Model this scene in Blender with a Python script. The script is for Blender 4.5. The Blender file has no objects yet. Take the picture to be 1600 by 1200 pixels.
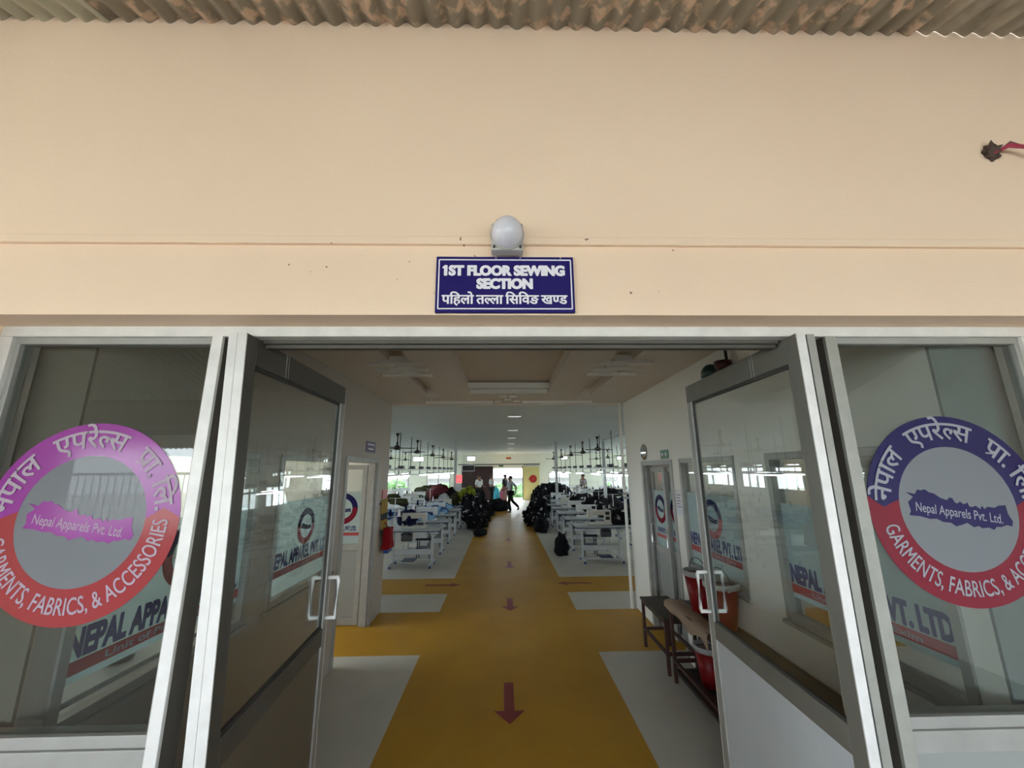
import bpy, bmesh, math, random
from mathutils import Vector, Matrix, noise
from mathutils.geometry import tessellate_polygon
random.seed(7)
PI = math.pi
scene = bpy.context.scene
COL = scene.collection

# ------------------------------------------------------------------ camera
cam_d = bpy.data.cameras.new('camera'); cam = bpy.data.objects.new('camera', cam_d); COL.objects.link(cam)
cam_d.sensor_width = 36.0; cam_d.lens = 612.0 / 1600 * 36.0; cam_d.clip_start = 0.02; cam_d.clip_end = 300
pitch = math.atan(134 / 612.0); yaw = math.atan(15 / 612.0 * math.cos(pitch)); roll = math.radians(0.45)
cam.matrix_world = (Matrix.Translation((0, 0, 1.9)) @ Matrix.Rotation(-yaw, 4, 'Z') @
                    Matrix.Rotation(PI / 2 + pitch, 4, 'X') @ Matrix.Rotation(-roll, 4, 'Z'))
scene.camera = cam

# ------------------------------------------------------------------ world, exposure
w = bpy.data.worlds.new('overcast_sky'); scene.world = w; w.use_nodes = True
nt = w.node_tree; bg = nt.nodes['Background']
tc = nt.nodes.new('ShaderNodeTexCoord'); sx = nt.nodes.new('ShaderNodeSeparateXYZ'); nt.links.new(tc.outputs['Generated'], sx.inputs[0])
cr = nt.nodes.new('ShaderNodeValToRGB'); nt.links.new(sx.outputs['Z'], cr.inputs[0])
cr.color_ramp.elements[0].position = 0.0; cr.color_ramp.elements[0].color = (0.86, 0.95, 1.0, 1)
cr.color_ramp.elements[1].position = 0.9; cr.color_ramp.elements[1].color = (0.72, 0.86, 1.0, 1)
nt.links.new(cr.outputs[0], bg.inputs['Color']); bg.inputs['Strength'].default_value = 8.7
sun_d = bpy.data.lights.new('sun', 'SUN'); sun_d.energy = 12.0; sun_d.angle = math.radians(4); sun_d.color = (1.0, 0.95, 0.88)
sun = bpy.data.objects.new('sun', sun_d); COL.objects.link(sun); sun.rotation_euler = (math.radians(-30), math.radians(-4), 0); sun.location = (0, 20, 20)
scene.view_settings.view_transform = 'Standard'; scene.view_settings.look = 'None'
scene.view_settings.exposure = 0.62; scene.view_settings.gamma = 1.0
try: scene.view_settings.use_curve_mapping = False
except Exception: pass
scene.cycles.use_denoising = True
scene.cycles.max_bounces = 12; scene.cycles.diffuse_bounces = 6; scene.cycles.transparent_max_bounces = 24
scene.cycles.sample_clamp_indirect = 6.0

# ------------------------------------------------------------------ materials
def newmat(name):
    m = bpy.data.materials.new(name); m.use_nodes = True
    return m, m.node_tree, m.node_tree.nodes['Principled BSDF']
MATS = {}
def mat(name, col, rough=0.5, metal=0.0, var=0.0, vscale=6.0, col2=None, bump=0.0, bscale=60.0, emit=0.0, spec=0.5, thr=None):
    """Plain procedural material: two tones mixed by noise, optional bump."""
    if name in MATS: return MATS[name]
    m, t, b = newmat(name); N, L = t.nodes, t.links
    c = (col[0], col[1], col[2], 1)
    b.inputs['Base Color'].default_value = c; b.inputs['Roughness'].default_value = rough
    b.inputs['Metallic'].default_value = metal; b.inputs['Specular IOR Level'].default_value = spec
    if var > 0 or col2:
        co = N.new('ShaderNodeTexCoord'); n = N.new('ShaderNodeTexNoise'); n.inputs['Scale'].default_value = vscale; n.inputs['Detail'].default_value = 5
        L.new(co.outputs['Object'], n.inputs['Vector'])
        r = N.new('ShaderNodeValToRGB'); L.new(n.outputs['Fac'], r.inputs[0])
        lo, hi = thr if thr else (0.3, 0.7)
        r.color_ramp.elements[0].position = lo; r.color_ramp.elements[1].position = hi
        k = 1 - var
        r.color_ramp.elements[0].color = (col2[0], col2[1], col2[2], 1) if col2 else (col[0]*k, col[1]*k, col[2]*k, 1)
        r.color_ramp.elements[1].color = c
        L.new(r.outputs[0], b.inputs['Base Color'])
    if bump > 0:
        co = N.new('ShaderNodeTexCoord'); n = N.new('ShaderNodeTexNoise'); n.inputs['Scale'].default_value = bscale; n.inputs['Detail'].default_value = 4
        L.new(co.outputs['Object'], n.inputs['Vector'])
        bp = N.new('ShaderNodeBump'); bp.inputs['Strength'].default_value = bump; bp.inputs['Distance'].default_value = 0.01
        L.new(n.outputs['Fac'], bp.inputs['Height']); L.new(bp.outputs[0], b.inputs['Normal'])
    if emit > 0:
        b.inputs['Emission Color'].default_value = c; b.inputs['Emission Strength'].default_value = emit
    MATS[name] = m
    return m

def math_node(t, op, a, b=None):
    n = t.nodes.new('ShaderNodeMath'); n.operation = op
    for i, v in enumerate((a, b)):
        if v is None: continue
        if isinstance(v, (int, float)): n.inputs[i].default_value = v
        else: t.links.new(v, n.inputs[i])
    return n.outputs[0]

def glass_mat(name, tint, film=0.0, film_col=(1, 1, 1), gloss=1.0):
    """Thin sheet glass: Fresnel mix of mirror and clear, with an optional frosted film that scatters part of the light."""
    m = bpy.data.materials.new(name); m.use_nodes = True; t = m.node_tree; N, L = t.nodes, t.links
    N.remove(N['Principled BSDF']); out = N['Material Output']
    tr = N.new('ShaderNodeBsdfTransparent'); tr.inputs[0].default_value = (*tint, 1)
    gl = N.new('ShaderNodeBsdfGlossy'); gl.inputs['Roughness'].default_value = 0.0
    fr = N.new('ShaderNodeFresnel'); ge = N.new('ShaderNodeNewGeometry')      # same sheet seen from either side
    L.new(math_node(t, 'SUBTRACT', 1.5, math_node(t, 'MULTIPLY', ge.outputs['Backfacing'], 1.5 - 1/1.5)), fr.inputs['IOR'])
    mx = N.new('ShaderNodeMixShader'); L.new(math_node(t, 'MULTIPLY', fr.outputs[0], gloss), mx.inputs[0])
    base = tr
    if film > 0:
        df = N.new('ShaderNodeBsdfDiffuse'); df.inputs[0].default_value = (*film_col, 1)
        tl = N.new('ShaderNodeBsdfTranslucent'); tl.inputs[0].default_value = (*film_col, 1)
        a = N.new('ShaderNodeMixShader'); a.inputs[0].default_value = 0.5; L.new(df.outputs[0], a.inputs[1]); L.new(tl.outputs[0], a.inputs[2])
        b = N.new('ShaderNodeMixShader'); b.inputs[0].default_value = film; L.new(tr.outputs[0], b.inputs[1]); L.new(a.outputs[0], b.inputs[2])
        base = b
    L.new(base.outputs[0], mx.inputs[1]); L.new(gl.outputs[0], mx.inputs[2]); L.new(mx.outputs[0], out.inputs['Surface'])
    MATS[name] = m
    return m

M = {}
def floor_mat():
    m, t, b = newmat('painted_floor'); N, L = t.nodes, t.links
    g = N.new('ShaderNodeNewGeometry'); s = N.new('ShaderNodeSeparateXYZ'); L.new(g.outputs['Position'], s.inputs[0])
    X, Y = s.outputs['X'], s.outputs['Y']
    def between(v, lo, hi): return math_node(t, 'MULTIPLY', math_node(t, 'GREATER_THAN', v, lo), math_node(t, 'LESS_THAN', v, hi))
    k = math_node(t, 'MAXIMUM', between(X, -0.88, 1.01), math_node(t, 'MAXIMUM', between(Y, 4.66, 5.95), between(Y, 6.75, 7.65)))
    n = N.new('ShaderNodeTexNoise'); n.inputs['Scale'].default_value = 1.6; n.inputs['Detail'].default_value = 6; L.new(g.outputs['Position'], n.inputs['Vector'])
    ry = N.new('ShaderNodeValToRGB'); L.new(n.outputs['Fac'], ry.inputs[0])
    ry.color_ramp.elements[0].position = .3; ry.color_ramp.elements[0].color = (0.40, 0.205, 0.016, 1)
    ry.color_ramp.elements[1].position = .75; ry.color_ramp.elements[1].color = (0.48, 0.255, 0.023, 1)
    rw = N.new('ShaderNodeValToRGB'); L.new(n.outputs['Fac'], rw.inputs[0])
    rw.color_ramp.elements[0].position = .3; rw.color_ramp.elements[0].color = (0.47, 0.445, 0.39, 1)
    rw.color_ramp.elements[1].position = .7; rw.color_ramp.elements[1].color = (0.54, 0.515, 0.455, 1)
    mx = N.new('ShaderNodeMix'); mx.data_type = 'RGBA'; L.new(k, mx.inputs[0]); L.new(rw.outputs[0], mx.inputs[6]); L.new(ry.outputs[0], mx.inputs[7])
    L.new(mx.outputs[2], b.inputs['Base Color']); b.inputs['Roughness'].default_value = 0.45; b.inputs['Specular IOR Level'].default_value = 0.16
    return m
def facade_mat():
    m, t, b = newmat('cream_plaster'); N, L = t.nodes, t.links
    g = N.new('ShaderNodeNewGeometry'); s = N.new('ShaderNodeSeparateXYZ'); L.new(g.outputs['Position'], s.inputs[0])
    n = N.new('ShaderNodeTexNoise'); n.inputs['Scale'].default_value = 1.2; n.inputs['Detail'].default_value = 4; L.new(g.outputs['Position'], n.inputs['Vector'])
    r = N.new('ShaderNodeValToRGB'); L.new(n.outputs['Fac'], r.inputs[0])
    r.color_ramp.elements[0].position = .3; r.color_ramp.elements[0].color = (0.82, 0.625, 0.475, 1)
    r.color_ramp.elements[1].position = .7; r.color_ramp.elements[1].color = (0.86, 0.665, 0.505, 1)
    # chips in the paint round the sign and the ledge
    n2 = N.new('ShaderNodeTexNoise'); n2.inputs['Scale'].default_value = 26; n2.inputs['Detail'].default_value = 3; L.new(g.outputs['Position'], n2.inputs['Vector'])
    chip = math_node(t, 'GREATER_THAN', n2.outputs['Fac'], 0.715)
    z = s.outputs['Z']; x = s.outputs['X']
    band = math_node(t, 'MULTIPLY', math_node(t, 'MULTIPLY', math_node(t, 'GREATER_THAN', z, 2.5), math_node(t, 'LESS_THAN', z, 2.79)),
                     math_node(t, 'MULTIPLY', math_node(t, 'GREATER_THAN', x, -0.85), math_node(t, 'LESS_THAN', x, 0.75)))
    mx = N.new('ShaderNodeMix'); mx.data_type = 'RGBA'; L.new(math_node(t, 'MULTIPLY', chip, band), mx.inputs[0])
    L.new(r.outputs[0], mx.inputs[6]); mx.inputs[7].default_value = (0.22, 0.13, 0.09, 1)
    L.new(mx.outputs[2], b.inputs['Base Color']); b.inputs['Roughness'].default_value = 0.75; b.inputs['Specular IOR Level'].default_value = 0.25
    bp = N.new('ShaderNodeBump'); bp.inputs['Strength'].default_value = 0.08; bp.inputs['Distance'].default_value = 0.01
    n3 = N.new('ShaderNodeTexNoise'); n3.inputs['Scale'].default_value = 90; L.new(g.outputs['Position'], n3.inputs['Vector'])
    L.new(n3.outputs['Fac'], bp.inputs['Height']); L.new(bp.outputs[0], b.inputs['Normal'])
    return m
M['floor'] = floor_mat(); M['facade'] = facade_mat()
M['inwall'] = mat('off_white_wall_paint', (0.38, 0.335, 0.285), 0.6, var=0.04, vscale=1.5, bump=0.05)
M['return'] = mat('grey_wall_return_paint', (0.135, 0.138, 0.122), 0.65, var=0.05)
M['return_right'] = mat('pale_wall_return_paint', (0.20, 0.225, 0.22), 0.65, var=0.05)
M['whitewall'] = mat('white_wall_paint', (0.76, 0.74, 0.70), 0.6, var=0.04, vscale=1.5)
M['ceil'] = mat('white_ceiling_paint', (0.70, 0.635, 0.57), 0.7, var=0.05, vscale=0.8)
M['hallceil'] = mat('grey_white_ceiling_paint', (0.66, 0.71, 0.73), 0.6, var=0.05, vscale=0.8)
M['cove'] = mat('grey_cove_paint', (0.72, 0.65, 0.575), 0.7, var=0.05)
M['backwall'] = mat('pale_yellow_wall_paint', (0.90, 0.93, 0.82), 0.6, var=0.05)
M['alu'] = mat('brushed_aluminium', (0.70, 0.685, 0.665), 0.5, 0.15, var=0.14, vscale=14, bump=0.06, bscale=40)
M['alu_grey'] = mat('dim_side_aluminium', (0.33, 0.325, 0.295), 0.5, 0.15, var=0.15, vscale=14)  # frame aluminium of the right side, its weaker light put into the colour
M['alu_dull'] = mat('dull_aluminium', (0.36, 0.355, 0.335), 0.5, 0.35, var=0.15, vscale=9)
M['alu_dark'] = mat('shade_dark_aluminium', (0.10, 0.09, 0.078), 0.6, 0.3, var=0.1)  # dark tone stands in for shade on mullion sides and in recesses
M['leaf_frame'] = mat('shade_toned_aluminium', (0.17, 0.165, 0.145), 0.5, 0.3, var=0.12, vscale=9)  # right leaf: corridor shade on its side faces is put into the colour
M['leaf_frame_left'] = mat('deep_shade_toned_aluminium', (0.095, 0.09, 0.078), 0.5, 0.3, var=0.12, vscale=9)  # left leaf: same aluminium, with deeper shade put into the colour
M['panel_left'] = mat('shade_toned_laminate', (0.115, 0.10, 0.08), 0.4, var=0.05)  # white laminate with the left leaf's shade put into its colour
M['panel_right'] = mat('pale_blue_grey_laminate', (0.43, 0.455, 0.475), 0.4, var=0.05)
M['panel'] = mat('off_white_laminate', (0.26, 0.27, 0.262), 0.4, var=0.03)
M['white_metal'] = mat('white_enamel', (0.80, 0.80, 0.78), 0.35)
M['galv'] = mat('weathered_galvanised_sheet', (0.50, 0.48, 0.41), 0.6, 0.15, vscale=9, col2=(0.27, 0.25, 0.21), bump=0.1)
M['galv_peel'] = mat('peeling_painted_sheet', (0.66, 0.53, 0.43), 0.7, 0.05, vscale=13, col2=(0.30, 0.28, 0.235), thr=(0.52, 0.62), bump=0.25, bscale=25)
M['galv_clean'] = mat('grey_green_sheet', (0.55, 0.57, 0.50), 0.5, 0.15, var=0.2, vscale=3)
M['concrete'] = mat('porch_concrete', (0.22, 0.20, 0.18), 0.8, var=0.2, vscale=3)
M['navy'] = mat('navy_sign_board', (0.018, 0.012, 0.125), 0.5, spec=.15)
M['sign_white'] = mat('white_sign_paint', (0.82, 0.80, 0.88), 0.4)
M['emb_navy'] = mat('navy_vinyl', (0.011, 0.008, 0.070), 0.14, spec=.26)
M['emb_red'] = mat('crimson_vinyl', (0.17, 0.008, 0.022), 0.14, spec=.26)
M['emb_purple'] = mat('purple_vinyl', (0.27, 0.046, 0.27), 0.14, var=0.15, vscale=2, spec=.26)
M['emb_salmon'] = mat('salmon_red_vinyl', (0.29, 0.042, 0.046), 0.14, spec=.26)
M['emb_text'] = mat('pale_lettering_vinyl', (0.27, 0.275, 0.31), 0.5, spec=.2)
M['emb_text_pink'] = mat('pinkish_lettering_vinyl', (0.36, 0.29, 0.35), 0.5, spec=.2)  # paler, pinkish lettering for the left emblem
M['film_navy'] = mat('navy_lettering', (0.02, 0.016, 0.12), 0.5)
M['film_red'] = mat('red_band_vinyl', (0.34, 0.035, 0.04), 0.5)
M['arrow'] = mat('dark_red_floor_paint', (0.22, 0.018, 0.015), 0.5)
M['black'] = mat('black_plastic', (0.012, 0.012, 0.013), 0.4)
M['dark_rubber'] = mat('dark_gasket', (0.04, 0.038, 0.035), 0.6)
M['rust'] = mat('dark_red_oxide_steel', (0.055, 0.020, 0.014), 0.55, var=0.3, vscale=20)
M['bench_top'] = mat('dark_brown_board', (0.040, 0.028, 0.021), 0.5, var=0.3, vscale=9)
M['kraft'] = mat('brown_kraft_paper', (0.33, 0.235, 0.165), 0.8, var=0.15, vscale=10, bump=0.2, bscale=12)
M['bucket'] = mat('red_bucket_paint', (0.17, 0.004, 0.006), 0.45, spec=.25)
M['bag'] = mat('dull_red_cloth_bag', (0.22, 0.008, 0.012), 0.85, spec=.1, bump=.4, bscale=25)
M['galv_rim'] = mat('pale_grey_rim', (0.34, 0.34, 0.335), 0.5, 0.2)
M['globe'] = mat('opal_globe', (0.62, 0.61, 0.68), 0.12)
M['lamp_base'] = mat('grey_lamp_base', (0.42, 0.40, 0.38), 0.45)
M['clay'] = mat('dark_brown_lump', (0.085, 0.055, 0.042), 0.9, bump=0.5, bscale=80)
M['wire'] = mat('crimson_wire', (0.36, 0.02, 0.06), 0.35)
M['tab_white'] = mat('white_laminate_top', (0.40, 0.44, 0.46), 0.35, var=0.05)
M['tab_edge'] = mat('navy_edge_band', (0.02, 0.03, 0.10), 0.4)
M['leg_grey'] = mat('pale_grey_enamel', (0.55, 0.58, 0.60), 0.4)
M['mach'] = mat('beige_machine_enamel', (0.60, 0.58, 0.52), 0.35)
M['mach_white'] = mat('white_machine_enamel', (0.70, 0.72, 0.73), 0.3)
M['blue'] = mat('blue_plastic', (0.02, 0.06, 0.25), 0.4)
M['steel'] = mat('bright_steel', (0.6, 0.6, 0.6), 0.3, 0.9)
M['fan'] = mat('dark_brown_fan_enamel', (0.022, 0.017, 0.015), 0.35)
M['grey_pipe'] = mat('pale_grey_pipe', (0.55, 0.58, 0.58), 0.4)
M['dark_pipe'] = mat('dark_grey_steel', (0.09, 0.095, 0.10), 0.45)
M['tube'] = mat('lit_tube', (0.92, 0.97, 1.0), 0.4, emit=17.0)
M['led'] = mat('ceiling_light_panel', (0.85, 0.9, 0.95), 0.4, emit=0.6)
M['g_black'] = mat('black_garments', (0.012, 0.012, 0.014), 0.85, vscale=12, col2=(0.014, 0.014, 0.017), bump=0.6, bscale=18, spec=.1)
M['g_trim'] = mat('black_garments_with_white_trim', (0.55, 0.55, 0.56), 0.8, vscale=7, col2=(0.012, 0.012, 0.015), thr=(0.62, 0.65), bump=0.6, bscale=18, spec=.1)
M['g_navy'] = mat('navy_cloth', (0.012, 0.014, 0.045), 0.85, bump=0.6, bscale=18, spec=.1)
M['g_red'] = mat('dull_red_cloth', (0.13, 0.03, 0.035), 0.85, var=0.4, vscale=9, bump=0.6, bscale=18, spec=.1)
M['g_lime'] = mat('yellow_green_cloth', (0.30, 0.38, 0.03), 0.8, vscale=9, col2=(0.03, 0.05, 0.01), bump=0.6, bscale=18, spec=.1)
M['g_white'] = mat('pale_grey_cloth', (0.60, 0.64, 0.66), 0.8, var=0.3, vscale=8, bump=0.5, bscale=18, spec=.1)
M['g_olive'] = mat('olive_cloth', (0.06, 0.065, 0.03), 0.85, var=0.4, vscale=9, bump=0.6, bscale=18, spec=.1)
M['g_blue'] = mat('pale_blue_cloth', (0.28, 0.48, 0.70), 0.8, vscale=8, col2=(0.03, 0.07, 0.22), thr=(0.42, 0.52), bump=0.5, bscale=18, spec=.1)
M['g_cyan'] = mat('cyan_cloth', (0.10, 0.55, 0.75), 0.8, var=0.2, spec=.1)
M['g_pink'] = mat('pink_cloth', (0.80, 0.25, 0.40), 0.8, var=0.2, spec=.1)
M['maroon'] = mat('dark_maroon_sheet', (0.030, 0.010, 0.010), 0.5, var=0.2)
M['yellow_door'] = mat('pale_yellow_door_paint', (0.70, 0.66, 0.30), 0.5, var=0.06)
M['red_sign'] = mat('red_sign_paint', (0.40, 0.012, 0.010), 0.4)
M['red_lit'] = mat('lit_red_sign', (1.0, 0.10, 0.10), 0.4, emit=0.9)
M['green_sign'] = mat('green_exit_sign', (0.02, 0.13, 0.05), 0.4)
M['orange_sign'] = mat('orange_sign', (0.62, 0.13, 0.04), 0.5)
M['skin'] = mat('brown_skin', (0.24, 0.115, 0.065), 0.6)
M['hair'] = mat('black_hair', (0.012, 0.010, 0.010), 0.5)
M['shirt_grey'] = mat('pale_grey_blue_shirt', (0.34, 0.39, 0.42), 0.8, bump=0.3, bscale=14)
M['shirt_white'] = mat('white_shirt', (0.62, 0.66, 0.68), 0.8, bump=0.3, bscale=14)
M['shirt_dark'] = mat('black_top', (0.018, 0.018, 0.02), 0.8)
M['shirt_mauve'] = mat('mauve_grey_shirt', (0.20, 0.17, 0.18), 0.8)
M['trouser'] = mat('dark_trousers', (0.012, 0.014, 0.018), 0.8)
M['skirt'] = mat('dusty_pink_trousers', (0.45, 0.25, 0.27), 0.8)
M['leaf'] = mat('tree_leaves', (0.055, 0.12, 0.022), 0.8, vscale=4, col2=(0.014, 0.05, 0.006), bump=0.8, bscale=8)
M['bark'] = mat('tree_bark', (0.12, 0.08, 0.05), 0.9)
M['siren_green'] = mat('dark_green_enamel', (0.008, 0.035, 0.028), 0.35)
M['siren_red'] = mat('dark_red_enamel', (0.05, 0.006, 0.008), 0.4)
M['stripe_y'] = mat('dull_yellow_paint', (0.32, 0.20, 0.02), 0.5)
M['purple_label'] = mat('purple_label', (0.10, 0.07, 0.16), 0.5)
M['paper'] = mat('white_paper', (0.66, 0.66, 0.70), 0.7, var=0.06)
M['mirror'] = mat('mirror_steel', (0.85, 0.87, 0.9), 0.05, 1.0)
PANE = glass_mat('grey_tinted_glass', (0.80, 0.825, 0.81))
GLASS = glass_mat('clear_glass', (0.93, 0.95, 0.94))
FILM = glass_mat('frosted_film', (0.86, 0.93, 0.93), 0.62, (0.60, 0.70, 0.72))
DISC = glass_mat('white_film', (0.8, 0.82, 0.86), 0.82, (0.37, 0.385, 0.41), 0.25)

# ------------------------------------------------------------------ mesh helpers
def wloc(o):
    v = Vector((0, 0, 0))
    while o is not None:
        v += o.location; o = o.parent
    return v
class MB:
    def __init__(s): s.b = bmesh.new()
    def box(s, x0, x1, y0, y1, z0, z1, mat4=None):
        r = bmesh.ops.create_cube(s.b, size=1.0)
        T = Matrix.Translation(((x0+x1)/2, (y0+y1)/2, (z0+z1)/2)) @ Matrix.Diagonal((abs(x1-x0), abs(y1-y0), abs(z1-z0), 1))
        bmesh.ops.transform(s.b, matrix=(mat4 @ T) if mat4 else T, verts=r['verts']); return s
    def cyl(s, p0, p1, r0, r1=None, seg=12):
        p0, p1 = Vector(p0), Vector(p1); d = p1 - p0; r1 = r0 if r1 is None else r1
        r = bmesh.ops.create_cone(s.b, cap_ends=True, segments=seg, radius1=r0, radius2=max(r1, 1e-5), depth=d.length)
        T = Matrix.Translation((p0+p1)/2) @ d.to_track_quat('Z', 'Y').to_matrix().to_4x4()
        bmesh.ops.transform(s.b, matrix=T, verts=r['verts']); return s
    def tube(s, pts, r, seg=8):
        pts = [Vector(p) for p in pts]; rings = []
        for i, p in enumerate(pts):
            d = (pts[min(i+1, len(pts)-1)] - pts[max(i-1, 0)]).normalized()
            q = d.to_track_quat('Z', 'Y').to_matrix(); rr = r[i] if isinstance(r, (list, tuple)) else r
            rings.append([s.b.verts.new(p + q @ Vector((rr*math.cos(2*PI*k/seg), rr*math.sin(2*PI*k/seg), 0))) for k in range(seg)])
        for a, b in zip(rings, rings[1:]):
            for k in range(seg): s.b.faces.new((a[k], a[(k+1) % seg], b[(k+1) % seg], b[k]))
        s.b.faces.new(rings[0][::-1]); s.b.faces.new(rings[-1]); return s
    def lathe(s, prof, loc=(0, 0, 0), seg=24, mat4=None):
        T = Matrix.Translation(loc) @ (mat4 or Matrix()); rings = []
        for r, z in prof: rings.append([s.b.verts.new(T @ Vector((max(r, 1e-4)*math.cos(2*PI*k/seg), max(r, 1e-4)*math.sin(2*PI*k/seg), z))) for k in range(seg)])
        for a, b in zip(rings, rings[1:]):
            for k in range(seg): s.b.faces.new((a[k], a[(k+1) % seg], b[(k+1) % seg], b[k]))
        s.b.faces.new(rings[0][::-1]); s.b.faces.new(rings[-1]); return s
    def prism(s, poly, T, d):
        """poly in local xy, thickness d along local z, placed by T."""
        a = [s.b.verts.new(T @ Vector((x, y, 0))) for x, y in poly]; b = [s.b.verts.new(T @ Vector((x, y, d))) for x, y in poly]
        n = len(poly)
        for i in range(n): s.b.faces.new((a[i], a[(i+1) % n], b[(i+1) % n], b[i]))
        for q in tessellate_polygon([[Vector((x, y, 0)) for x, y in poly]]):
            for ring in (a, b):
                try: s.b.faces.new([ring[i] for i in q])
                except ValueError: pass
        return s
    def sector(s, T, r0, r1, a0, a1, d, seg=64, edge=None):
        """flat ring sector; edge(t) gives an extra angle at radius fraction t (chevron ends)."""
        nr = 4; grid = []
        for i in range(seg+1):
            row = []
            for j in range(nr+1):
                t = j/nr; e = edge(t) if edge else 0; ang = (a0+e) + (a1-a0)*i/seg; r = r0+(r1-r0)*t
                row.append((r*math.cos(ang), r*math.sin(ang)))
            grid.append(row)
        va = [[s.b.verts.new(T @ Vector((x, y, d))) for x, y in row] for row in grid]
        vb = [[s.b.verts.new(T @ Vector((x, y, 0))) for x, y in row] for row in grid]
        for i in range(seg):
            for j in range(nr):
                s.b.faces.new((va[i][j], va[i][j+1], va[i+1][j+1], va[i+1][j])); s.b.faces.new((vb[i][j], vb[i+1][j], vb[i+1][j+1], vb[i][j+1]))
            s.b.faces.new((va[i][0], va[i+1][0], vb[i+1][0], vb[i][0])); s.b.faces.new((va[i][nr], vb[i][nr], vb[i+1][nr], va[i+1][nr]))
        return s
    def raw(s, verts, faces, T):
        vs = [s.b.verts.new(T @ Vector(v)) for v in verts]
        for f in faces:
            try: s.b.faces.new([vs[i] for i in f])
            except ValueError: pass
        return s
    def build(s, name, m, parent=None, smooth=False, bev=0.0, at=None, recalc=True):
        if recalc: bmesh.ops.recalc_face_normals(s.b, faces=s.b.faces)
        off = wloc(parent) if parent is not None else Vector((0, 0, 0))
        loc = Vector(at) if at is not None else None
        if loc is not None: bmesh.ops.translate(s.b, vec=-loc, verts=s.b.verts)
        elif parent is not None: bmesh.ops.translate(s.b, vec=-off, verts=s.b.verts)
        me = bpy.data.meshes.new(name); s.b.to_mesh(me); s.b.free(); me.materials.append(m)
        if smooth:
            for p in me.polygons: p.use_smooth = True
        o = bpy.data.objects.new(name, me); COL.objects.link(o)
        if loc is not None: o.location = loc - off
        if parent is not None: o.parent = parent
        if bev > 0:
            md = o.modifiers.new('bevel', 'BEVEL'); md.width = bev; md.segments = 2; md.limit_method = 'ANGLE'
        return o
def tag(o, label=None, cat=None, group=None, kind=None):
    if label: o['label'] = label
    if cat: o['category'] = cat
    if group: o['group'] = group
    if kind: o['kind'] = kind
    return o
def thing(name, label, cat, loc, group=None, kind=None, rz=0):
    o = bpy.data.objects.new(name, None); COL.objects.link(o); o.location = loc; o.rotation_euler = (0, 0, rz); o.empty_display_size = .05
    return tag(o, label, cat, group, kind)
def struct(name, mb, m, **k):
    return tag(mb.build(name, m, **k), kind='structure')
def kids(o): return [c for c in list(bpy.data.objects) if c.parent is o]
def copy_tree(o, loc=None, rz=None, label=None, group=None, parent=None, _map=None):
    if _map is None:
        _map = {}
        for c in bpy.data.objects:
            if c.parent is not None: _map.setdefault(c.parent.name, []).append(c)
    c = o.copy(); COL.objects.link(c)
    if parent is not None: c.parent = parent
    if loc is not None: c.location = loc
    if rz is not None: c.rotation_euler = (0, 0, rz)
    if label: c['label'] = label
    if group: c['group'] = group
    for ch in _map.get(o.name, []): copy_tree(ch, parent=c, _map=_map)
    return c

# ------------------------------------------------------------------ lettering
def glyphs(body, weight=0.0, shear=0.0):
    cu = bpy.data.curves.new('lettering', 'FONT'); cu.body = body; cu.size = 1.0; cu.offset = weight; cu.shear = shear; cu.resolution_u = 4; cu.fill_mode = 'FRONT'
    o = bpy.data.objects.new('lettering', cu); COL.objects.link(o)
    dg = bpy.context.evaluated_depsgraph_get(); dg.update()
    me = bpy.data.meshes.new_from_object(o.evaluated_get(dg))
    v = [tuple(x.co) for x in me.vertices]; f = [tuple(p.vertices) for p in me.polygons]
    bpy.data.objects.remove(o); bpy.data.curves.remove(cu); bpy.data.meshes.remove(me)
    return v, f
def extent(v): return min(p[0] for p in v), max(p[0] for p in v), min(p[1] for p in v), max(p[1] for p in v)
_ADV = {}
def advance(ch):
    if ch not in _ADV:
        _ADV[ch] = extent(glyphs(ch + 'I')[0])[1] - extent(glyphs('I')[0])[1]
    return _ADV[ch]
def cut(v, f, lo, hi):
    b = bmesh.new(); vs = [b.verts.new(p) for p in v]
    for q in f:
        try: b.faces.new([vs[i] for i in q])
        except ValueError: pass
    for x, n in ((lo, (-1, 0, 0)), (hi, (1, 0, 0))):
        bmesh.ops.bisect_plane(b, geom=b.verts[:] + b.edges[:] + b.faces[:], plane_co=(x, 0, 0), plane_no=n, clear_outer=True)
    b.verts.index_update(); V = [tuple(x.co) for x in b.verts]; F = [tuple(x.index for x in q.verts) for q in b.faces]; b.free()
    return V, F
HALF = {'\u0932': 0.60, '\u0923': 0.66}
def deva(tokens, weight=0.012):
    """tokens in visual order; 'h'+letter is a half form (its stem cut off), 'r'+letter carries the low slanting stroke."""
    V, F, x = [], [], 0.0
    for t in tokens:
        if t == ' ': x += 0.22; continue
        half = t[0] == 'h'; ra = t[0] == 'r' and len(t) > 1; ch = t[-1]
        v, f = glyphs(ch, weight); adv = advance(ch)
        if half: v, f = cut(v, f, -1, adv * HALF[ch]); adv *= HALF[ch]
        if ra:
            v = list(v); k = len(v); f = list(f); a = adv
            v += [(a*.62, .17, 0), (a*.66, .12, 0), (a*.20, -.045, 0), (a*.16, .01, 0)]; f.append((k, k+1, k+2, k+3))
        if ch == '\u093f': adv = .262
        n = len(V); V += [(p[0]+x, p[1], .004*(len(F) % 3)) for p in v]; F += [tuple(i+n for i in q) for q in f]; x += adv
    return V, F
def bold(vf, r, n=6):
    """thicken lettering by laying shifted copies over each other."""
    v, f = vf; V, F = list(v), list(f)
    for i in range(n):
        a = 2*PI*i/n; k = len(V)
        V += [(p[0]+r*math.cos(a), p[1]+r*.6*math.sin(a), p[2]+.002*(i+1)) for p in v]; F += [tuple(j+k for j in q) for q in f]
    return V, F
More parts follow.
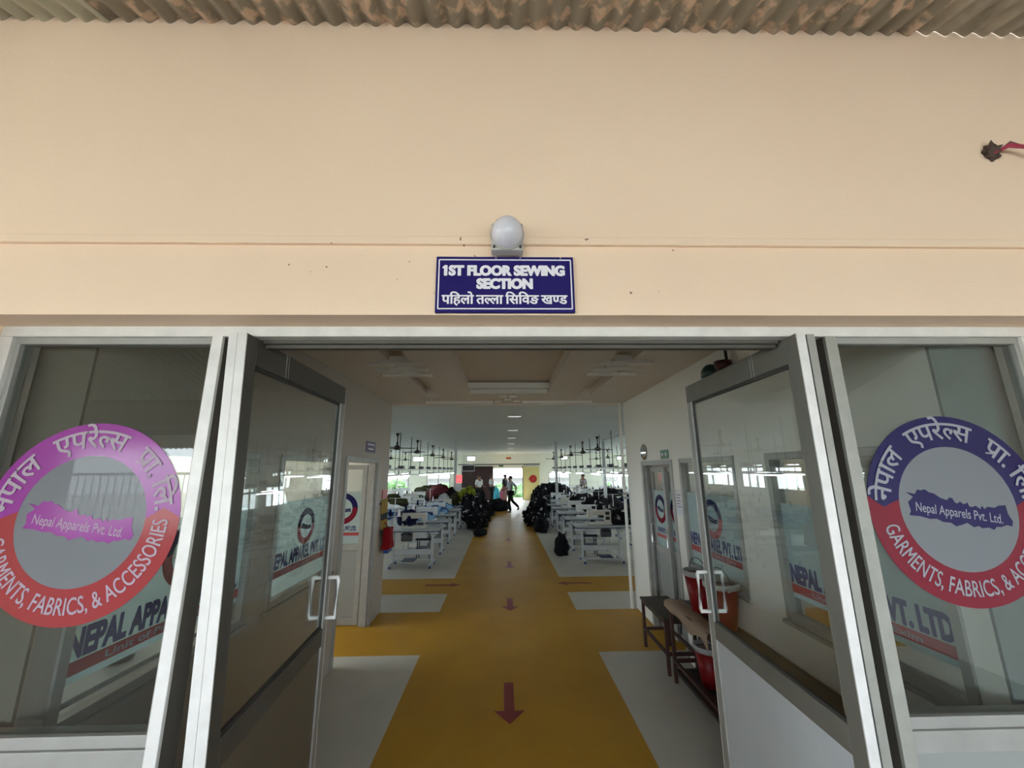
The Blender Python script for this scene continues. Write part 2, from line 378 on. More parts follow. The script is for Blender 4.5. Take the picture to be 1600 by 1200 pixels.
def fit(vf, wd, ht=None):
    """centre at the origin and scale to the width (and height)."""
    v, f = vf; x0, x1, y0, y1 = extent(v); sx_ = wd/(x1-x0); sy_ = ht/(y1-y0) if ht else sx_
    return [((p[0]-(x0+x1)/2)*sx_, (p[1]-(y0+y1)/2)*sy_, p[2]*sx_) for p in v], f
def bend(vf, radius, centre_ang, outward=True):
    """wrap a centred line of lettering round a circle."""
    v, f = vf; b = bmesh.new(); vs = [b.verts.new(p) for p in v]
    for q in f:
        try: b.faces.new([vs[i] for i in q])
        except ValueError: pass
    bmesh.ops.triangulate(b, faces=b.faces[:])
    x0, x1, _, _ = extent(v); n = 60
    for i in range(1, n):
        bmesh.ops.bisect_plane(b, geom=b.verts[:] + b.edges[:] + b.faces[:], plane_co=(x0+(x1-x0)*i/n, 0, 0), plane_no=(1, 0, 0))
    b.verts.index_update(); out = []
    for q in b.verts:
        if outward: a = centre_ang - q.co.x/radius; r = radius + q.co.y
        else: a = centre_ang + q.co.x/radius; r = radius - q.co.y
        out.append((r*math.cos(a), r*math.sin(a), q.co.z))
    F = [tuple(x.index for x in q.verts) for q in b.faces]; b.free()
    return out, F
def facing(o, right, up):
    """4x4 for a flat thing: local x -> right, y -> up, z towards the viewer."""
    r, u = Vector(right).normalized(), Vector(up).normalized(); n = r.cross(u)
    return Matrix(((r.x, u.x, n.x, o[0]), (r.y, u.y, n.y, o[1]), (r.z, u.z, n.z, o[2]), (0, 0, 0, 1)))

# ------------------------------------------------------------------ the setting
XL, XR, YD, YE, ZC = -1.70, 1.87, 1.62, 6.0, 2.90        # corridor walls, entrance, end of the corridor, ceiling
YB = 26.0                                                # back wall of the hall
HX0, HX1 = -9.0, 9.5
struct('floor', MB().box(HX0-.2, HX1+.2, 1.5, YB+.2, -.15, 0), M['floor'])
struct('floor_porch', MB().box(-9.2, 4.75, -3.9, 1.5, -.15, 0), M['concrete'])
def wall(name, axis, c0, c1, u0, u1, z0, z1, holes, m):
    mb = MB(); u = u0
    def bx(a, b, za, zb):
        if b-a < 1e-4 or zb-za < 1e-4: return
        if axis == 'x': mb.box(a, b, c0, c1, za, zb)
        else: mb.box(c0, c1, a, b, za, zb)
    cuts = sorted(set([u0, u1] + [h[0] for h in holes] + [h[1] for h in holes]))
    for a, b in zip(cuts, cuts[1:]):
        z = z0
        for h in sorted([h for h in holes if h[0] <= a+1e-6 and h[1] >= b-1e-6], key=lambda h: h[2]):
            bx(a, b, z, h[2]); z = h[3]
        bx(a, b, z, z1)
    return struct(name, mb, m)
# facade above and beside the glazed entrance
wall('wall_front', 'x', 1.38, 1.62, -9.2, 9.2, 0, 4.1, [(-1.965, 2.205, 0, 2.467)], M['facade'])
struct('trim_ledge', MB().box(-9.2, 9.2, 1.362, 1.381, 2.752, 2.785), M['facade'], bev=.004)
# corridor walls with windows and doorways
LW = [(1.715, 2.86, .93, 2.03), (3.10, 4.20, .93, 2.03)]; LD = (4.36, 5.52, 0, 2.06)
RW = [(1.72, 2.80, .93, 2.0), (3.19, 4.20, .93, 2.0)]; RD = (4.38, 5.36, 0, 2.0)
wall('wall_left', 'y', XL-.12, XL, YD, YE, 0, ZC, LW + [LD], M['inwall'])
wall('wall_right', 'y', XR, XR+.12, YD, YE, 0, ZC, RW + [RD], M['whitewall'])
struct('wall_left_return', MB().box(-2.4, XL-.12, YD, YD+.12, 0, ZC).box(-2.4, XL, YD-.012, YD, 0, ZC), M['return'])  # thin front sheet darkens the wall end where porch light falls
struct('wall_right_return', MB().box(XR+.12, 2.6, YD, YD+.12, 0, ZC).box(XR, 2.6, YD-.012, YD, 0, ZC), M['return_right'])  # same thin sheet, toning down the lit end of the right wall
struct('wall_front_inner', MB().box(-5.6, -2.4, YD, YD+.1, 0, ZC).box(2.6, 5.6, YD, YD+.1, 0, ZC), M['inwall'])
wall('wall_office_left', 'y', -5.7, -5.55, YD, YE, 0, ZC, [(2.0, 5.6, .8, 2.5)], M['whitewall'])
wall('wall_office_right', 'y', 5.55, 5.7, YD, YE, 0, ZC, [(3.0, 4.6, 1.1, 2.0)], M['whitewall'])
struct('wall_hall_front', MB().box(HX0, XL-.12, YE-.12, YE, 0, ZC).box(XR+.12, HX1, YE-.12, YE, 0, ZC), M['whitewall'])
side = [(8.0+i*3.0, 10.2+i*3.0, .9, 2.1) for i in range(6)]
wall('wall_hall_left', 'y', HX0-.15, HX0, YE-.12, YB+.15, 0, ZC, side, M['whitewall'])
wall('wall_hall_right', 'y', HX1, HX1+.15, YE-.12, YB+.15, 0, ZC, side, M['whitewall'])
BWIN = [(-7.55, -6.05, .7, 1.62), (-4.9, -3.4, .7, 1.78), (2.95, 4.32, .7, 1.70), (6.5, 7.75, .75, 1.68)]
BHI = [(-5.87, -5.14, 2.44, 2.80), (-2.38, -1.79, 2.45, 2.82), (3.73, 4.27, 2.52, 2.76), (7.44, 7.81, 2.46, 2.74)]
BDOOR = (-.62, 1.25, 0, 1.98)
wall('wall_hall_back', 'x', YB, YB+.15, HX0-.15, HX1+.15, 0, ZC, BWIN + BHI + [BDOOR], M['backwall'])
# ceilings: corridor ceiling with sunk trays, grey tray tops above
def plate_with_holes(x0, x1, y0, y1, z0, z1, holes):
    mb = MB(); xs = sorted(set([x0, x1] + [h[0] for h in holes] + [h[1] for h in holes])); ys = sorted(set([y0, y1] + [h[2] for h in holes] + [h[3] for h in holes]))
    for a, b in zip(xs, xs[1:]):
        for c, d in zip(ys, ys[1:]):
            if not any(h[0] <= a+1e-6 and h[1] >= b-1e-6 and h[2] <= c+1e-6 and h[3] >= d-1e-6 for h in holes): mb.box(a, b, c, d, z0, z1)
    return mb
TR = [(-.45, .60, 2.0, 5.08), (-1.065, -.87, 2.0, 5.40), (1.02, 1.22, 2.0, 5.40)]
struct('ceiling', plate_with_holes(-5.7, 5.7, YD, YE, ZC, ZC+.13, TR), M['ceil'])
mb = MB()
for t in TR: mb.box(t[0]-.05, t[1]+.05, t[2]-.05, t[3]+.05, ZC+.13, ZC+.2)
struct('ceiling_tray', mb, M['cove'])
struct('trim_tray', MB().box(-.45, .60, 4.93, 4.99, ZC+.03, ZC+.10).box(-.43, .58, 5.02, 5.08, ZC-.02, ZC+.03).box(-1.145, -.15, 5.74, 5.80, ZC-.035, ZC).box(.29, 1.33, 5.74, 5.80, ZC-.035, ZC), M['whitewall'])  # whiter bands stand in for door light on the far tray faces
mb = MB()
for x0, x1, ys in ((-1.275, -.76, (3.61, 3.86, 4.10)), (.91, 1.43, (3.58, 3.82, 4.06))):
    for y in ys: mb.box(x0, x1, y-.03, y+.03, ZC-.022, ZC-.0005); mb.box(x0+.13, x1-.10, y-.06, y+.05, ZC-.012, ZC+.05)
for x, y in ((.0, 5.35), (.14, 5.35), (.07, 5.6), (-.07, 5.75), (.21, 5.75)): mb.box(x-.05, x+.05, y-.025, y+.025, ZC-.02, ZC)
struct('trim_ceiling_bar', mb, M['whitewall'])
struct('ceiling_hall', MB().box(HX0-.2, HX1+.2, YE, YB+.2, ZC, ZC+.1), M['hallceil'])
struct('trim_ceiling_edge', MB().box(XL, XR, YE-.03, YE+.01, ZC-.03, ZC), M['ceil'])
# porch: corrugated roof, pier, parapet, railing, ground far below
def sheet(name, x0, x1, y0, z0, y1, z1, m, pitch_=0.09, amp=.014):
    mb = MB(); n = int((x1-x0)/pitch_*10); ny = 10; rows = []
    for j in range(ny+1):
        t = j/ny; row = []
        for i in range(n+1):
            x = x0+(x1-x0)*i/n; row.append(mb.b.verts.new((x, y0+(y1-y0)*t, z0+(z1-z0)*t + amp*math.sin(2*PI*x/pitch_) + .006*noise.noise((x*3, t*6, 1)))))
        rows.append(row)
    for a, b in zip(rows, rows[1:]):
        for i in range(n): mb.b.faces.new((a[i], a[i+1], b[i+1], b[i]))
    o = struct(name, mb, m, smooth=True); md = o.modifiers.new('thickness', 'SOLIDIFY'); md.thickness = .003
    return o
sheet('roof_sheet_left', -9.0, -1.72, 1.379, 3.845, -2.1, 2.80, M['galv_clean'])
sheet('roof_sheet_middle', -1.80, 1.90, 1.379, 3.85, -2.1, 2.805, M['galv_peel'])
sheet('roof_sheet_right', 1.82, 4.6, 1.379, 3.855, -2.1, 2.81, M['galv'])
sheet('roof_sheet_outer', -9.0, 4.6, -1.95, 2.80, -3.75, 2.30, M['galv'])
struct('roof_beam', MB().box(-9.0, 4.6, -.62, -.54, 3.12, 3.20).box(-9.0, 4.6, -2.85, -2.77, 2.43, 2.51).cyl((-3.1, -3.4, 1.9), (-2.0, -2.0, 2.72), .03), M['dark_pipe'])
struct('column_porch', MB().box(-3.75, -3.1, .1, .75, 0, 3.45).box(-3.7, -3.45, -3.6, -3.35, 0, 2.33), M['facade'])
struct('wall_porch_right', MB().box(4.6, 4.75, -3.55, 1.38, 0, 3.95), M['whitewall'])
struct('wall_parapet', MB().box(-9.2, 4.75, -3.7, -3.55, 0, 1.0), M['concrete'])
rl = MB().cyl((-9.2, -3.62, 1.88), (4.7, -3.62, 1.88), .022).cyl((-9.2, -3.62, 1.1), (4.7, -3.62, 1.1), .015)
for i in range(116): rl.cyl((-9.16+i*.12, -3.62, 1.0), (-9.16+i*.12, -3.62, 1.88), .008, seg=6)
tag(rl.build('balcony_railing', M['dark_pipe']), 'dark steel railing along the far edge of the porch behind the viewer', 'railing')
struct('ground', MB().box(-120, 120, -120, 120, -4.2, -4.0), mat('pale_ground', (0.45, 0.44, 0.38), 0.9, var=0.2, vscale=.2))
struct('floor_back_balcony', MB().box(-9, 9.5, YB+.15, YB+2.2, -.15, 0), M['concrete'])

# ------------------------------------------------------------------ glazed entrance
f = MB()
f.box(-1.965, 2.205, 1.50, 1.60, 2.425, 2.467)                                     # head
f.box(-1.965, -1.917, 1.50, 1.60, 0, 2.425).box(2.155, 2.205, 1.50, 1.60, 0, 2.425) # outer stiles
f.box(-1.145, -1.104, 1.495, 1.51, 0, 2.425)
struct('trim_right_mullion', MB().box(1.318, 1.365, 1.495, 1.51, 0, 2.425).box(1.222, 1.255, 1.47, 1.60, 0, 2.425), M['alu_grey'], bev=.002)
struct('trim_entrance_frame', f, M['alu'], bev=.002)
struct('trim_frame_groove', MB().box(-1.143, -1.106, 1.51, 1.585, 0, 2.425).box(1.320, 1.363, 1.51, 1.60, 0, 2.425).box(1.255, 1.318, 1.575, 1.60, 0, 2.425)
       .box(-1.035, 1.222, 1.55, 1.60, 2.4245, 2.4252), M['alu_dark'])  # mullion sides and recess, darkened in colour to stand for shade
struct('trim_frame_bead', MB().box(-.975, 1.158, 1.545, 1.60, 2.410, 2.4245).box(-.975, 1.158, 1.565, 1.60, 2.396, 2.41), M['alu_dark'])
def side_light(name, x0, x1):
    r = thing(name, None, None, (x0, 1.5, 0), kind='structure')
    MB().box(x0, x1, 1.505, 1.585, .965, 1.03).box(x0, x1, 1.515, 1.56, 2.398, 2.425).box(x0, x1, 1.515, 1.575, 1.03, 1.066)\
        .box(x0, x0+.018, 1.515, 1.56, 1.066, 2.398).box(x1-.018, x1, 1.515, 1.56, 1.066, 2.398).build('window_frame', M['alu_dull'], r, bev=.002)
    MB().box(x0+.018, x1-.018, 1.532, 1.538, 1.066, 2.398).build('window_glass', PANE, r)
    MB().box(x0, x1, 1.53, 1.55, 0, .965).build('window_panel', M['panel'], r)
    return r
side_light('window_1', -1.917, -1.145); side_light('window_2', 1.365, 2.155)

NAP = [(-.198, .061), (-.163, .052), (-.149, .069), (-.135, .066), (-.121, .07), (-.105, .058), (-.088, .054), (-.065, .037), (-.04, .028), (-.03, .038), (-.018, .036), (-.012, .02), (-.003, .015), (.010, .022), (.022, .012), (.038, .018), (.042, .004), (.054, .002), (.068, .006), (.085, -.007), (.092, .006), (.1, -.006), (.115, .002), (.141, -.002), (.160, .006), (.187, .007), (.188, -.024), (.194, -.04), (.2, -.052), (.192, -.071), (.172, -.066), (.147, -.073), (.130, -.072), (.118, -.082), (.098, -.074), (.073, -.076), (.06, -.068), (.041, -.072), (.018, -.056), (0, -.062), (-.028, -.068), (-.045, -.055), (-.074, -.052), (-.098, -.04), (-.124, -.04), (-.16, -.03), (-.201, -.026), (-.192, -.01), (-.196, .023), (-.18, .035), (-.172, .042)]
def ang(d): return math.radians(d)
def emblem(T, ro, ri, top, bot, txt, parent, small=False):
    """round company emblem: two chasing half rings, a map outline in the middle, lettering on all three."""
    k = ro/.355; edge = lambda t: ang(7)*(1-abs(2*t-1))
    seg = 24 if small else 72
    MB().sector(T, ri, ro, ang(1), ang(172), .0012, seg, edge).build('ring_top', top, parent)
    MB().sector(T, ri, ro, ang(172), ang(361), .0012, seg, edge).build('ring_bottom', bot, parent)
    MB().prism([(x*k, y*k) for x, y in NAP], T @ Matrix.Translation((0, 0, .0012)), .0008).build('map_outline', top, parent)
    S = T @ Matrix.Translation((0, 0, .0024))
    if not small:
        v, fc = bend(fit(bold(glyphs('GARMENTS, FABRICS, & ACCESSORIES', 0), .012, 4), .86*k, .066*k), .293*k, ang(-84), False)
        MB().raw(v, fc, S).build('lettering_bottom', txt, parent, recalc=False)
        line = DEV_EMB()
        v, fc = bend(fit(bold(line, .008, 4), .88*k, .112*k), .300*k, ang(90.5), True)
        MB().raw(v, fc, S).build('lettering_top', txt, parent, recalc=False)
    v, fc = fit(glyphs('Nepal Apparels Pvt. Ltd.', .006), .335*k, .046*k)
    MB().raw(v, fc, S @ Matrix.Translation((-.005*k, -.024*k, 0)) @ Matrix.Rotation(ang(-8.6), 4, 'Z')).build('lettering_middle', txt if not small else M['emb_text'], parent, recalc=False)
def DEV_EMB():
    return deva(['\u0928', '\u0947', '\u092a', '\u093e', '\u0932', ' ', ' ', ' ', '\u090f', '\u092a', '\u0930', '\u0947', 'h\u0932', '\u0938', ' ', ' ', ' ', 'r\u092a', '\u093e', '.', ' ', '\u093f', '\u0932', '.'], .010)
for nm, cx, cz, mt, mb_, tx, lab in (
        ('emblem_sticker', -1.535, 1.733, M['emb_purple'], M['emb_salmon'], M['emb_text_pink'], 'round purple and salmon company emblem stuck on the glass pane left of the open doors'),
        ('emblem_sticker', 1.747, 1.745, M['emb_navy'], M['emb_red'], M['emb_text'], 'round navy and crimson company emblem stuck on the glass pane right of the open doors')):
    r = thing(nm, lab, 'sticker', (cx, 1.5315, cz), 'round emblems on the front panes')
    T = facing((cx, 1.5315, cz), (1, 0, 0), (0, 0, 1))
    MB().prism([(.232*math.cos(2*PI*i/72), .232*math.sin(2*PI*i/72)) for i in range(72)], T, .0008).build('white_disc', DISC, r)
    emblem(T, .352, .230, mt, mb_, tx, r)

def leaf(name, mirror, loc, rz):
    """one aluminium framed glass door leaf standing open; local y runs from the hinge to the free edge."""
    s = -1 if mirror else 1; L_ = 1.05; t = .033
    r = thing(name, None, None, (0, 0, 0), kind='structure')
    def bx(mb, x0, x1, *a): return mb.box(min(s*x0, s*x1), max(s*x0, s*x1), *a)
    fr = MB()
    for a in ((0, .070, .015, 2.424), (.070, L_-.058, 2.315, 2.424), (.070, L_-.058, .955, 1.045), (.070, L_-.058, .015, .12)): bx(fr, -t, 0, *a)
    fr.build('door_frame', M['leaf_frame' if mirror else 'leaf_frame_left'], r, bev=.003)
    bx(MB(), -t-.0004, .0004, -.004, .001, .015, 2.424).build('door_edge', M['alu'], r)  # bright strip: porch light on the edge, set against shade-toned side faces
    st = MB(); bx(st, -t, 0, L_-.058, L_, .015, 2.3151); st.build('door_stile', M['alu_dull'], r, bev=.003)  # free-edge stile in a lighter tone, standing in for light on it
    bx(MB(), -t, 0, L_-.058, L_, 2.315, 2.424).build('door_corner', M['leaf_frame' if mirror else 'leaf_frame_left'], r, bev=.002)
    g = MB()
    for a in ((.066, .076, 1.045, 2.315), (L_-.064, L_-.054, 1.045, 2.315), (.07, L_-.058, 2.300, 2.318), (.07, L_-.058, 1.040, 1.052)): bx(g, -t*.72, -t*.28, *a)
    g.build('door_gasket', M['dark_rubber'], r)
    bx(MB(), -.020, -.014, .074, L_-.062, 1.050, 2.302).build('door_glass', GLASS, r)
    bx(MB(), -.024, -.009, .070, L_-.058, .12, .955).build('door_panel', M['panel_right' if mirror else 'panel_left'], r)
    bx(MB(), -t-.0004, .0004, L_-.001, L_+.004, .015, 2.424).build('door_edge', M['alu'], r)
    for side_ in (1, -1):
        x0 = 0 if side_ == 1 else -t; x1 = x0 + side_*.055; y = L_-.029
        h = MB().tube([(s*x0, y, 1.09), (s*x1*.98, y, 1.09), (s*x1, y, 1.105), (s*x1, y, 1.285), (s*x1*.98, y, 1.30), (s*x0, y, 1.30)], .011, 8)
        h.build('door_handle', M['white_metal'], r, smooth=True)
    wrap = MB(); bx(wrap, -t-.001, .0012, .30, .304, 2.315, 2.425); bx(wrap, -t-.001, .0012, .322, .325, 2.315, 2.425); wrap.build('door_wrap_crease', M['galv_rim'], r)
    if not mirror:                                                    # the old left leaf hangs a little twisted; its hinge profile is doubled
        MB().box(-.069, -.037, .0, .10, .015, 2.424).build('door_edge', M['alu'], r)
        for c in kids(r):
            for v in c.data.vertices: v.co.x += (1 - v.co.y/L_) * (2.424 - v.co.z) * .043
    r.location = loc; r.rotation_euler = (0, 0, rz)
    return r
leaf('door_1', False, (-.983, 1.455, 0), ang(1.6)); leaf('door_2', True, (1.166, 1.455, 0), ang(-2.0))

# ------------------------------------------------------------------ corridor windows and doors
def film_window(name, left, y0, y1, z0, z1, ring_y, ring_z, ring_r, text_y0, text_y1, film_z=1.078):
    x = XL if left else XR; d = -1 if left else 1                 # d points away from the corridor
    def bx(mb, a, b, *q): return mb.box(min(x+d*a, x+d*b), max(x+d*a, x+d*b), *q)
    r = thing(name, None, None, (x, y0, z0), kind='structure')
    fr = MB(); k = .045
    for a in ((y0, y0+k, z0, z1), (y1-k, y1, z0, z1), (y0+k, y1-k, z1-k, z1), (y0+k, y1-k, z0, z0+k)): bx(fr, -.012, .07, *a)
    bx(fr, -.03, .07, y0-.02, y1+.02, z0-.025, z0)
    fr.build('window_frame', M['alu_dull'], r, bev=.003)
    bx(MB(), .03, .036, y0+k, y1-k, z0+k, z1-k).build('window_glass', GLASS, r)
    fl = bx(MB(), .0275, .0288, y0+k, y1-k, film_z, 1.665).build('window_film', FILM, r)
    cy = (text_y0+text_y1)/2; rt = (0, 1, 0) if left else (0, -1, 0); px = x+d*.0270
    T = facing((px, cy, 1.225), rt, (0, 0, 1))
    v, fc = fit(bold(glyphs('NEPAL APPAREL PVT. LTD.', .032), .035, 6), text_y1-text_y0, .118); MB().raw(v, fc, T).build('window_lettering', M['film_navy'], fl, recalc=False)
    bx(MB(), .0268, .0275, y0+k, y1-k, 1.108, 1.160).build('window_red_band', M['film_red'], fl)
    v, fc = fit(glyphs('Unit of Premier Exim', .015), (text_y1-text_y0)*.66, .032)
    MB().raw(v, fc, facing((x+d*.0262, cy, 1.134), rt, (0, 0, 1))).build('window_small_lettering', M['emb_text'], fl, recalc=False)
    e = emblem(facing((px, ring_y, ring_z), rt, (0, 0, 1)), ring_r, ring_r*.65, M['emb_navy'], M['film_red'], M['emb_text'], fl, small=True)
film_window('window_3', True, *LW[0], 2.34, 1.47, .17, 1.775, 2.79)
film_window('window_4', True, *LW[1], 3.66, 1.435, .15, 3.16, 4.14, .985)
film_window('window_5', False, *RW[0], 2.27, 1.47, .17, 1.77, 2.75)
film_window('window_6', False, *RW[1], 3.70, 1.45, .17, 3.24, 4.15, .985)
def door_frame(name, left, y0, y1, z1):
    x = XL if left else XR; d = -1 if left else 1; r = thing(name, None, None, (x, y0, 0), kind='structure'); k = .06
    def bx(mb, a, b, *q): return mb.box(min(x+d*a, x+d*b), max(x+d*a, x+d*b), *q)
    fr = MB(); bx(fr, -.012, .12, y0, y0+k, 0, z1); bx(fr, -.012, .12, y1-k, y1, 0, z1); bx(fr, -.012, .12, y0+k, y1-k, z1-k, z1); bx(fr, .02, .05, y1-k-.03, y1-k, 0, z1-k)
    fr.build('door_frame', M['alu_dull'], r, bev=.003)
    return r, bx
def panel_leaf(parent, T, wd, ht, emb, text_mat):
    """T: facing matrix at the leaf's lower left corner; z towards the viewer."""
    def fb(mb, x0, x1, y0, y1, z0, z1): return mb.box(x0, x1, y0, y1, z0, z1, T)
    m = MB(); k = .06
    for a in ((0, k, 0, ht), (wd-k, wd, 0, ht), (k, wd-k, ht-k, ht), (k, wd-k, .88, .96), (k, wd-k, 0, .09)): fb(m, *a, -.04, 0)
    lf = m.build('door_leaf', M['alu_dull'], parent, bev=.003)
    fb(MB(), k, wd-k, .96, ht-k, -.024, -.018).build('door_glass', GLASS, lf)
    fb(MB(), k, wd-k, .96, 1.62, -.0175, -.0165).build('door_film', FILM, lf)
    fb(MB(), k, wd-k, .09, .88, -.03, -.012).build('door_panel', M['panel'], lf)
    fb(MB(), k, wd-k, 1.06, 1.10, -.016, -.015).build('door_red_band', M['film_red'], lf)
    h = MB(); 
    h.tube([T @ Vector((.03, .98, 0)), T @ Vector((.03, .98, .045)), T @ Vector((.03, 1.2, .045)), T @ Vector((.03, 1.2, 0))], .009, 8).build('door_handle', M['steel'], lf)
    S = T @ Matrix.Translation((wd/2, 1.40, -.0155))
    emblem(S, emb, emb*.65, M['emb_navy'], M['emb_red'], M['emb_text'], lf, small=True)
    v, fc = fit(bold(glyphs('NEPAL APPAREL PVT. LTD.', .032), .035, 6), wd-.2, .06); MB().raw(v, fc, T @ Matrix.Translation((wd/2, 1.15, -.0155))).build('door_lettering', M['film_navy'], lf, recalc=False)
rL, bx = door_frame('door_3', True, LD[0], LD[1], LD[3])
panel_leaf(rL, facing((XL-.12-.62, LD[1]-.03, .01), (1, 0, 0), (0, 0, 1)), .60, 1.97, .2, None)
rR, bx = door_frame('door_4', False, RD[0], RD[1], RD[3])
panel_leaf(rR, facing((XR+.075, RD[1]-.07, .01), (0, -1, 0), (0, 0, 1)), .46, 1.91, .17, None)
panel_leaf(rR, facing((XR+.115, RD[0]+.53, .01), (0, -1, 0), (0, 0, 1)), .46, 1.91, .17, None)
def plain_window(name, axis, c, u0, u1, z0, z1, n):
    """frame and mullions of a hall window; the wall hole stays open between them but for the glass."""
    r = thing(name, None, None, ((u0, c, z0) if axis == 'x' else (c, u0, z0)), kind='structure'); k = .05
    def bx(mb, a, b, za, zb, t0, t1): return mb.box(a, b, c+t0, c+t1, za, zb) if axis == 'x' else mb.box(c+t0, c+t1, a, b, za, zb)
    m = MB(); bx(m, u0, u0+k, z0, z1, .02, .09); bx(m, u1-k, u1, z0, z1, .02, .09); bx(m, u0+k, u1-k, z0, z0+k, .02, .09); bx(m, u0+k, u1-k, z1-k, z1, .02, .09)
    for i in range(1, n): u = u0+(u1-u0)*i/n; bx(m, u-.03, u+.03, z0+k, z1-k, .02, .09)
    m.build('window_frame', M['alu_dull'], r)
    bx(MB(), u0+k, u1-k, z0+k, z1-k, .05, .056).build('window_glass', GLASS, r)
n = 7
for h in BWIN: plain_window('window_%d' % n, 'x', YB, *h, 2); n += 1
for h in BHI: plain_window('window_%d' % n, 'x', YB, *h, 1); n += 1
for h in side: plain_window('window_%d' % n, 'y', HX0-.15, *h, 3); n += 1
for h in side: plain_window('window_%d' % n, 'y', HX1, *h, 3); n += 1
plain_window('window_%d' % n, 'y', -5.7, 2.0, 5.6, .8, 2.5, 3); n += 1
plain_window('window_%d' % n, 'y', 5.55, 3.0, 4.6, 1.1, 2.0, 2)

# ------------------------------------------------------------------ on the facade
r = thing('name_board', 'navy sign board reading 1ST FLOOR SEWING SECTION above the doorway', 'sign', (.01, 1.38, 2.586))
TS = facing((.010, 1.366, 2.586), (1, 0, 0), (0, 0, 1))
MB().box(-.252, .272, 1.366, 1.380, 2.472, 2.700).build('board', M['navy'], r, bev=.002)
b = MB(); bw, bh, th = .251, .100, .0023
for a in ((-bw, bw, bh-th, bh+th), (-bw, bw, -bh-th, -bh+th), (-bw-th, -bw+th, -bh, bh), (bw-th, bw+th, -bh, bh)): b.box(a[0], a[1], a[2], a[3], .0002, .0012, TS)
b.build('border_line', M['sign_white'], r)
for body, cx, cy, wd, ht in (('1ST FLOOR SEWING', -.002, .055, .460, .045), ('SECTION', -.002, .001, .214, .045)):
    v, fc = fit(bold(glyphs(body, .034), .045, 8), wd, ht)
    if body[0] == '1':
        k = len(v); v = v + [(-wd/2+.004, ht/2, 0), (-wd/2+.004, ht/2-.014, 0), (-wd/2-.006, ht/2-.014, 0), (-wd/2-.006, ht/2-.008, 0)]; fc = fc + [(k, k+3, k+2, k+1)]
    MB().raw(v, fc, TS @ Matrix.Translation((cx, cy, .0012))).build('lettering', M['sign_white'], r, recalc=False)
line = deva(['\u092a', '\u093f', '\u0939', '\u0932', '\u094b', ' ', '\u0924', 'h\u0932', '\u0932', '\u093e', ' ', '\u093f', '\u0938', '\u093f', '\u0935', '\u0919', ' ', '\u0916', 'h\u0923', '\u0921'], .010)
v, fc = fit(bold(line, .022), .472, .058); MB().raw(v, fc, TS @ Matrix.Translation((-.002, -.060, .0012))).build('lettering', M['sign_white'], r, recalc=False)
for x in (-.035, .058, .213): MB().cyl(TS @ Vector((x, .108, 0)), TS @ Vector((x, .108, .003)), .0035, seg=10).build('screw', M['steel'], r)

r = thing('globe_lamp', 'round opal bulkhead lamp on a grey base above the navy sign board', 'lamp', (.018, 1.38, 2.76))
MB().box(-.042, .078, 1.32, 1.365, 2.702, 2.815).box(-.03, .066, 1.365, 1.38, 2.715, 2.80).build('lamp_base', M['lamp_base'], r, bev=.006)
RX = Matrix.Rotation(PI/2, 4, 'X')
MB().lathe([(.0, .062), (.022, .058), (.040, .046), (.052, .028), (.058, .006), (.059, -.004), (.056, -.014)][::-1], (.018, 1.308, 2.765), 40, RX).build('lamp_globe', M['globe'], r, smooth=True)
MB().lathe([(.062, -.006), (.064, .0), (.062, .006)], (.018, 1.320, 2.765), 40, RX).build('lamp_gasket', M['lamp_base'], r, smooth=True)
for x in (-.031, .067): MB().cyl((x, 1.312, 2.713), (x, 1.322, 2.713), .005, seg=10).build('lamp_screw', M['dark_rubber'], r)

def blob(mb, c, rx, ry, rz_, seed, amp=.25, sub=3, freq=1.6, flat=None):
    q = bmesh.ops.create_icosphere(mb.b, subdivisions=sub, radius=1.0)
    for v in q['verts']:
        p = v.co.copy(); k = 1 + amp*noise.noise(p*freq + Vector((seed*3.1, seed*1.7, seed))) + amp*.5*noise.noise(p*freq*2.7 + Vector((seed, 5, seed*2)))
        z = p.z*k
        if flat is not None: z = max(z, flat)
        v.co = Vector((c[0]+p.x*k*rx, c[1]+p.y*k*ry, c[2]+z*rz_))
    return mb
r = thing('wire_outlet', 'ragged brown hole plug with crimson wires hanging from the upper wall at the right', 'wire', (2.085, 1.38, 3.205))
blob(MB(), (2.083, 1.372, 3.206), .034, .022, .036, 3, .7, 3, 2.6).build('outlet_lump', M['clay'], r, smooth=True)
for k in range(3):
    MB().tube([(2.07+.012*k, 1.36, 3.186+.006*k), (2.12, 1.342-.004*k, 3.206+.008*k), (2.18, 1.335, 3.196+.008*k-.003*k*k), (2.25, 1.335, 3.165+.008*k), (2.33, 1.345, 3.10+.01*k), (2.40, 1.365, 3.02)], .0055 if k < 2 else .0025, 8).build('wire', M['wire'] if k < 2 else M['clay'], r, smooth=True)

# ------------------------------------------------------------------ floor arrows
def arrow(x, y, length, wd, head, rz, label):
    o = MB().prism([(-wd/2, length/2), (wd/2, length/2), (wd/2, -length/2+head), (wd*1.45, -length/2+head), (0, -length/2), (-wd*1.45, -length/2+head), (-wd/2, -length/2+head)],
                   Matrix.Translation((0, 0, 0)), .001).build('floor_arrow', M['arrow'])
    o.location = (x, y, .0002); o.rotation_euler = (0, 0, rz)
    return tag(o, label, 'floor marking', 'dark red arrows painted on the yellow floor')
arrow(.045, 3.78, .60, .085, .17, 0, 'largest dark red floor arrow, on the yellow lane nearest the doors')
arrow(.095, 6.21, .53, .085, .17, 0, 'dark red floor arrow pointing this way between the two yellow cross lanes')
arrow(.125, 8.63, .60, .085, .17, 0, 'dark red floor arrow on the yellow lane just past the far cross lane')
arrow(.14, 11.6, .60, .085, .17, 0, 'small dark red floor arrow far down the yellow lane beside the table rows')
arrow(-1.02, 7.24, .60, .075, .17, PI/2, 'dark red floor arrow lying sideways on the left arm of the far cross lane')
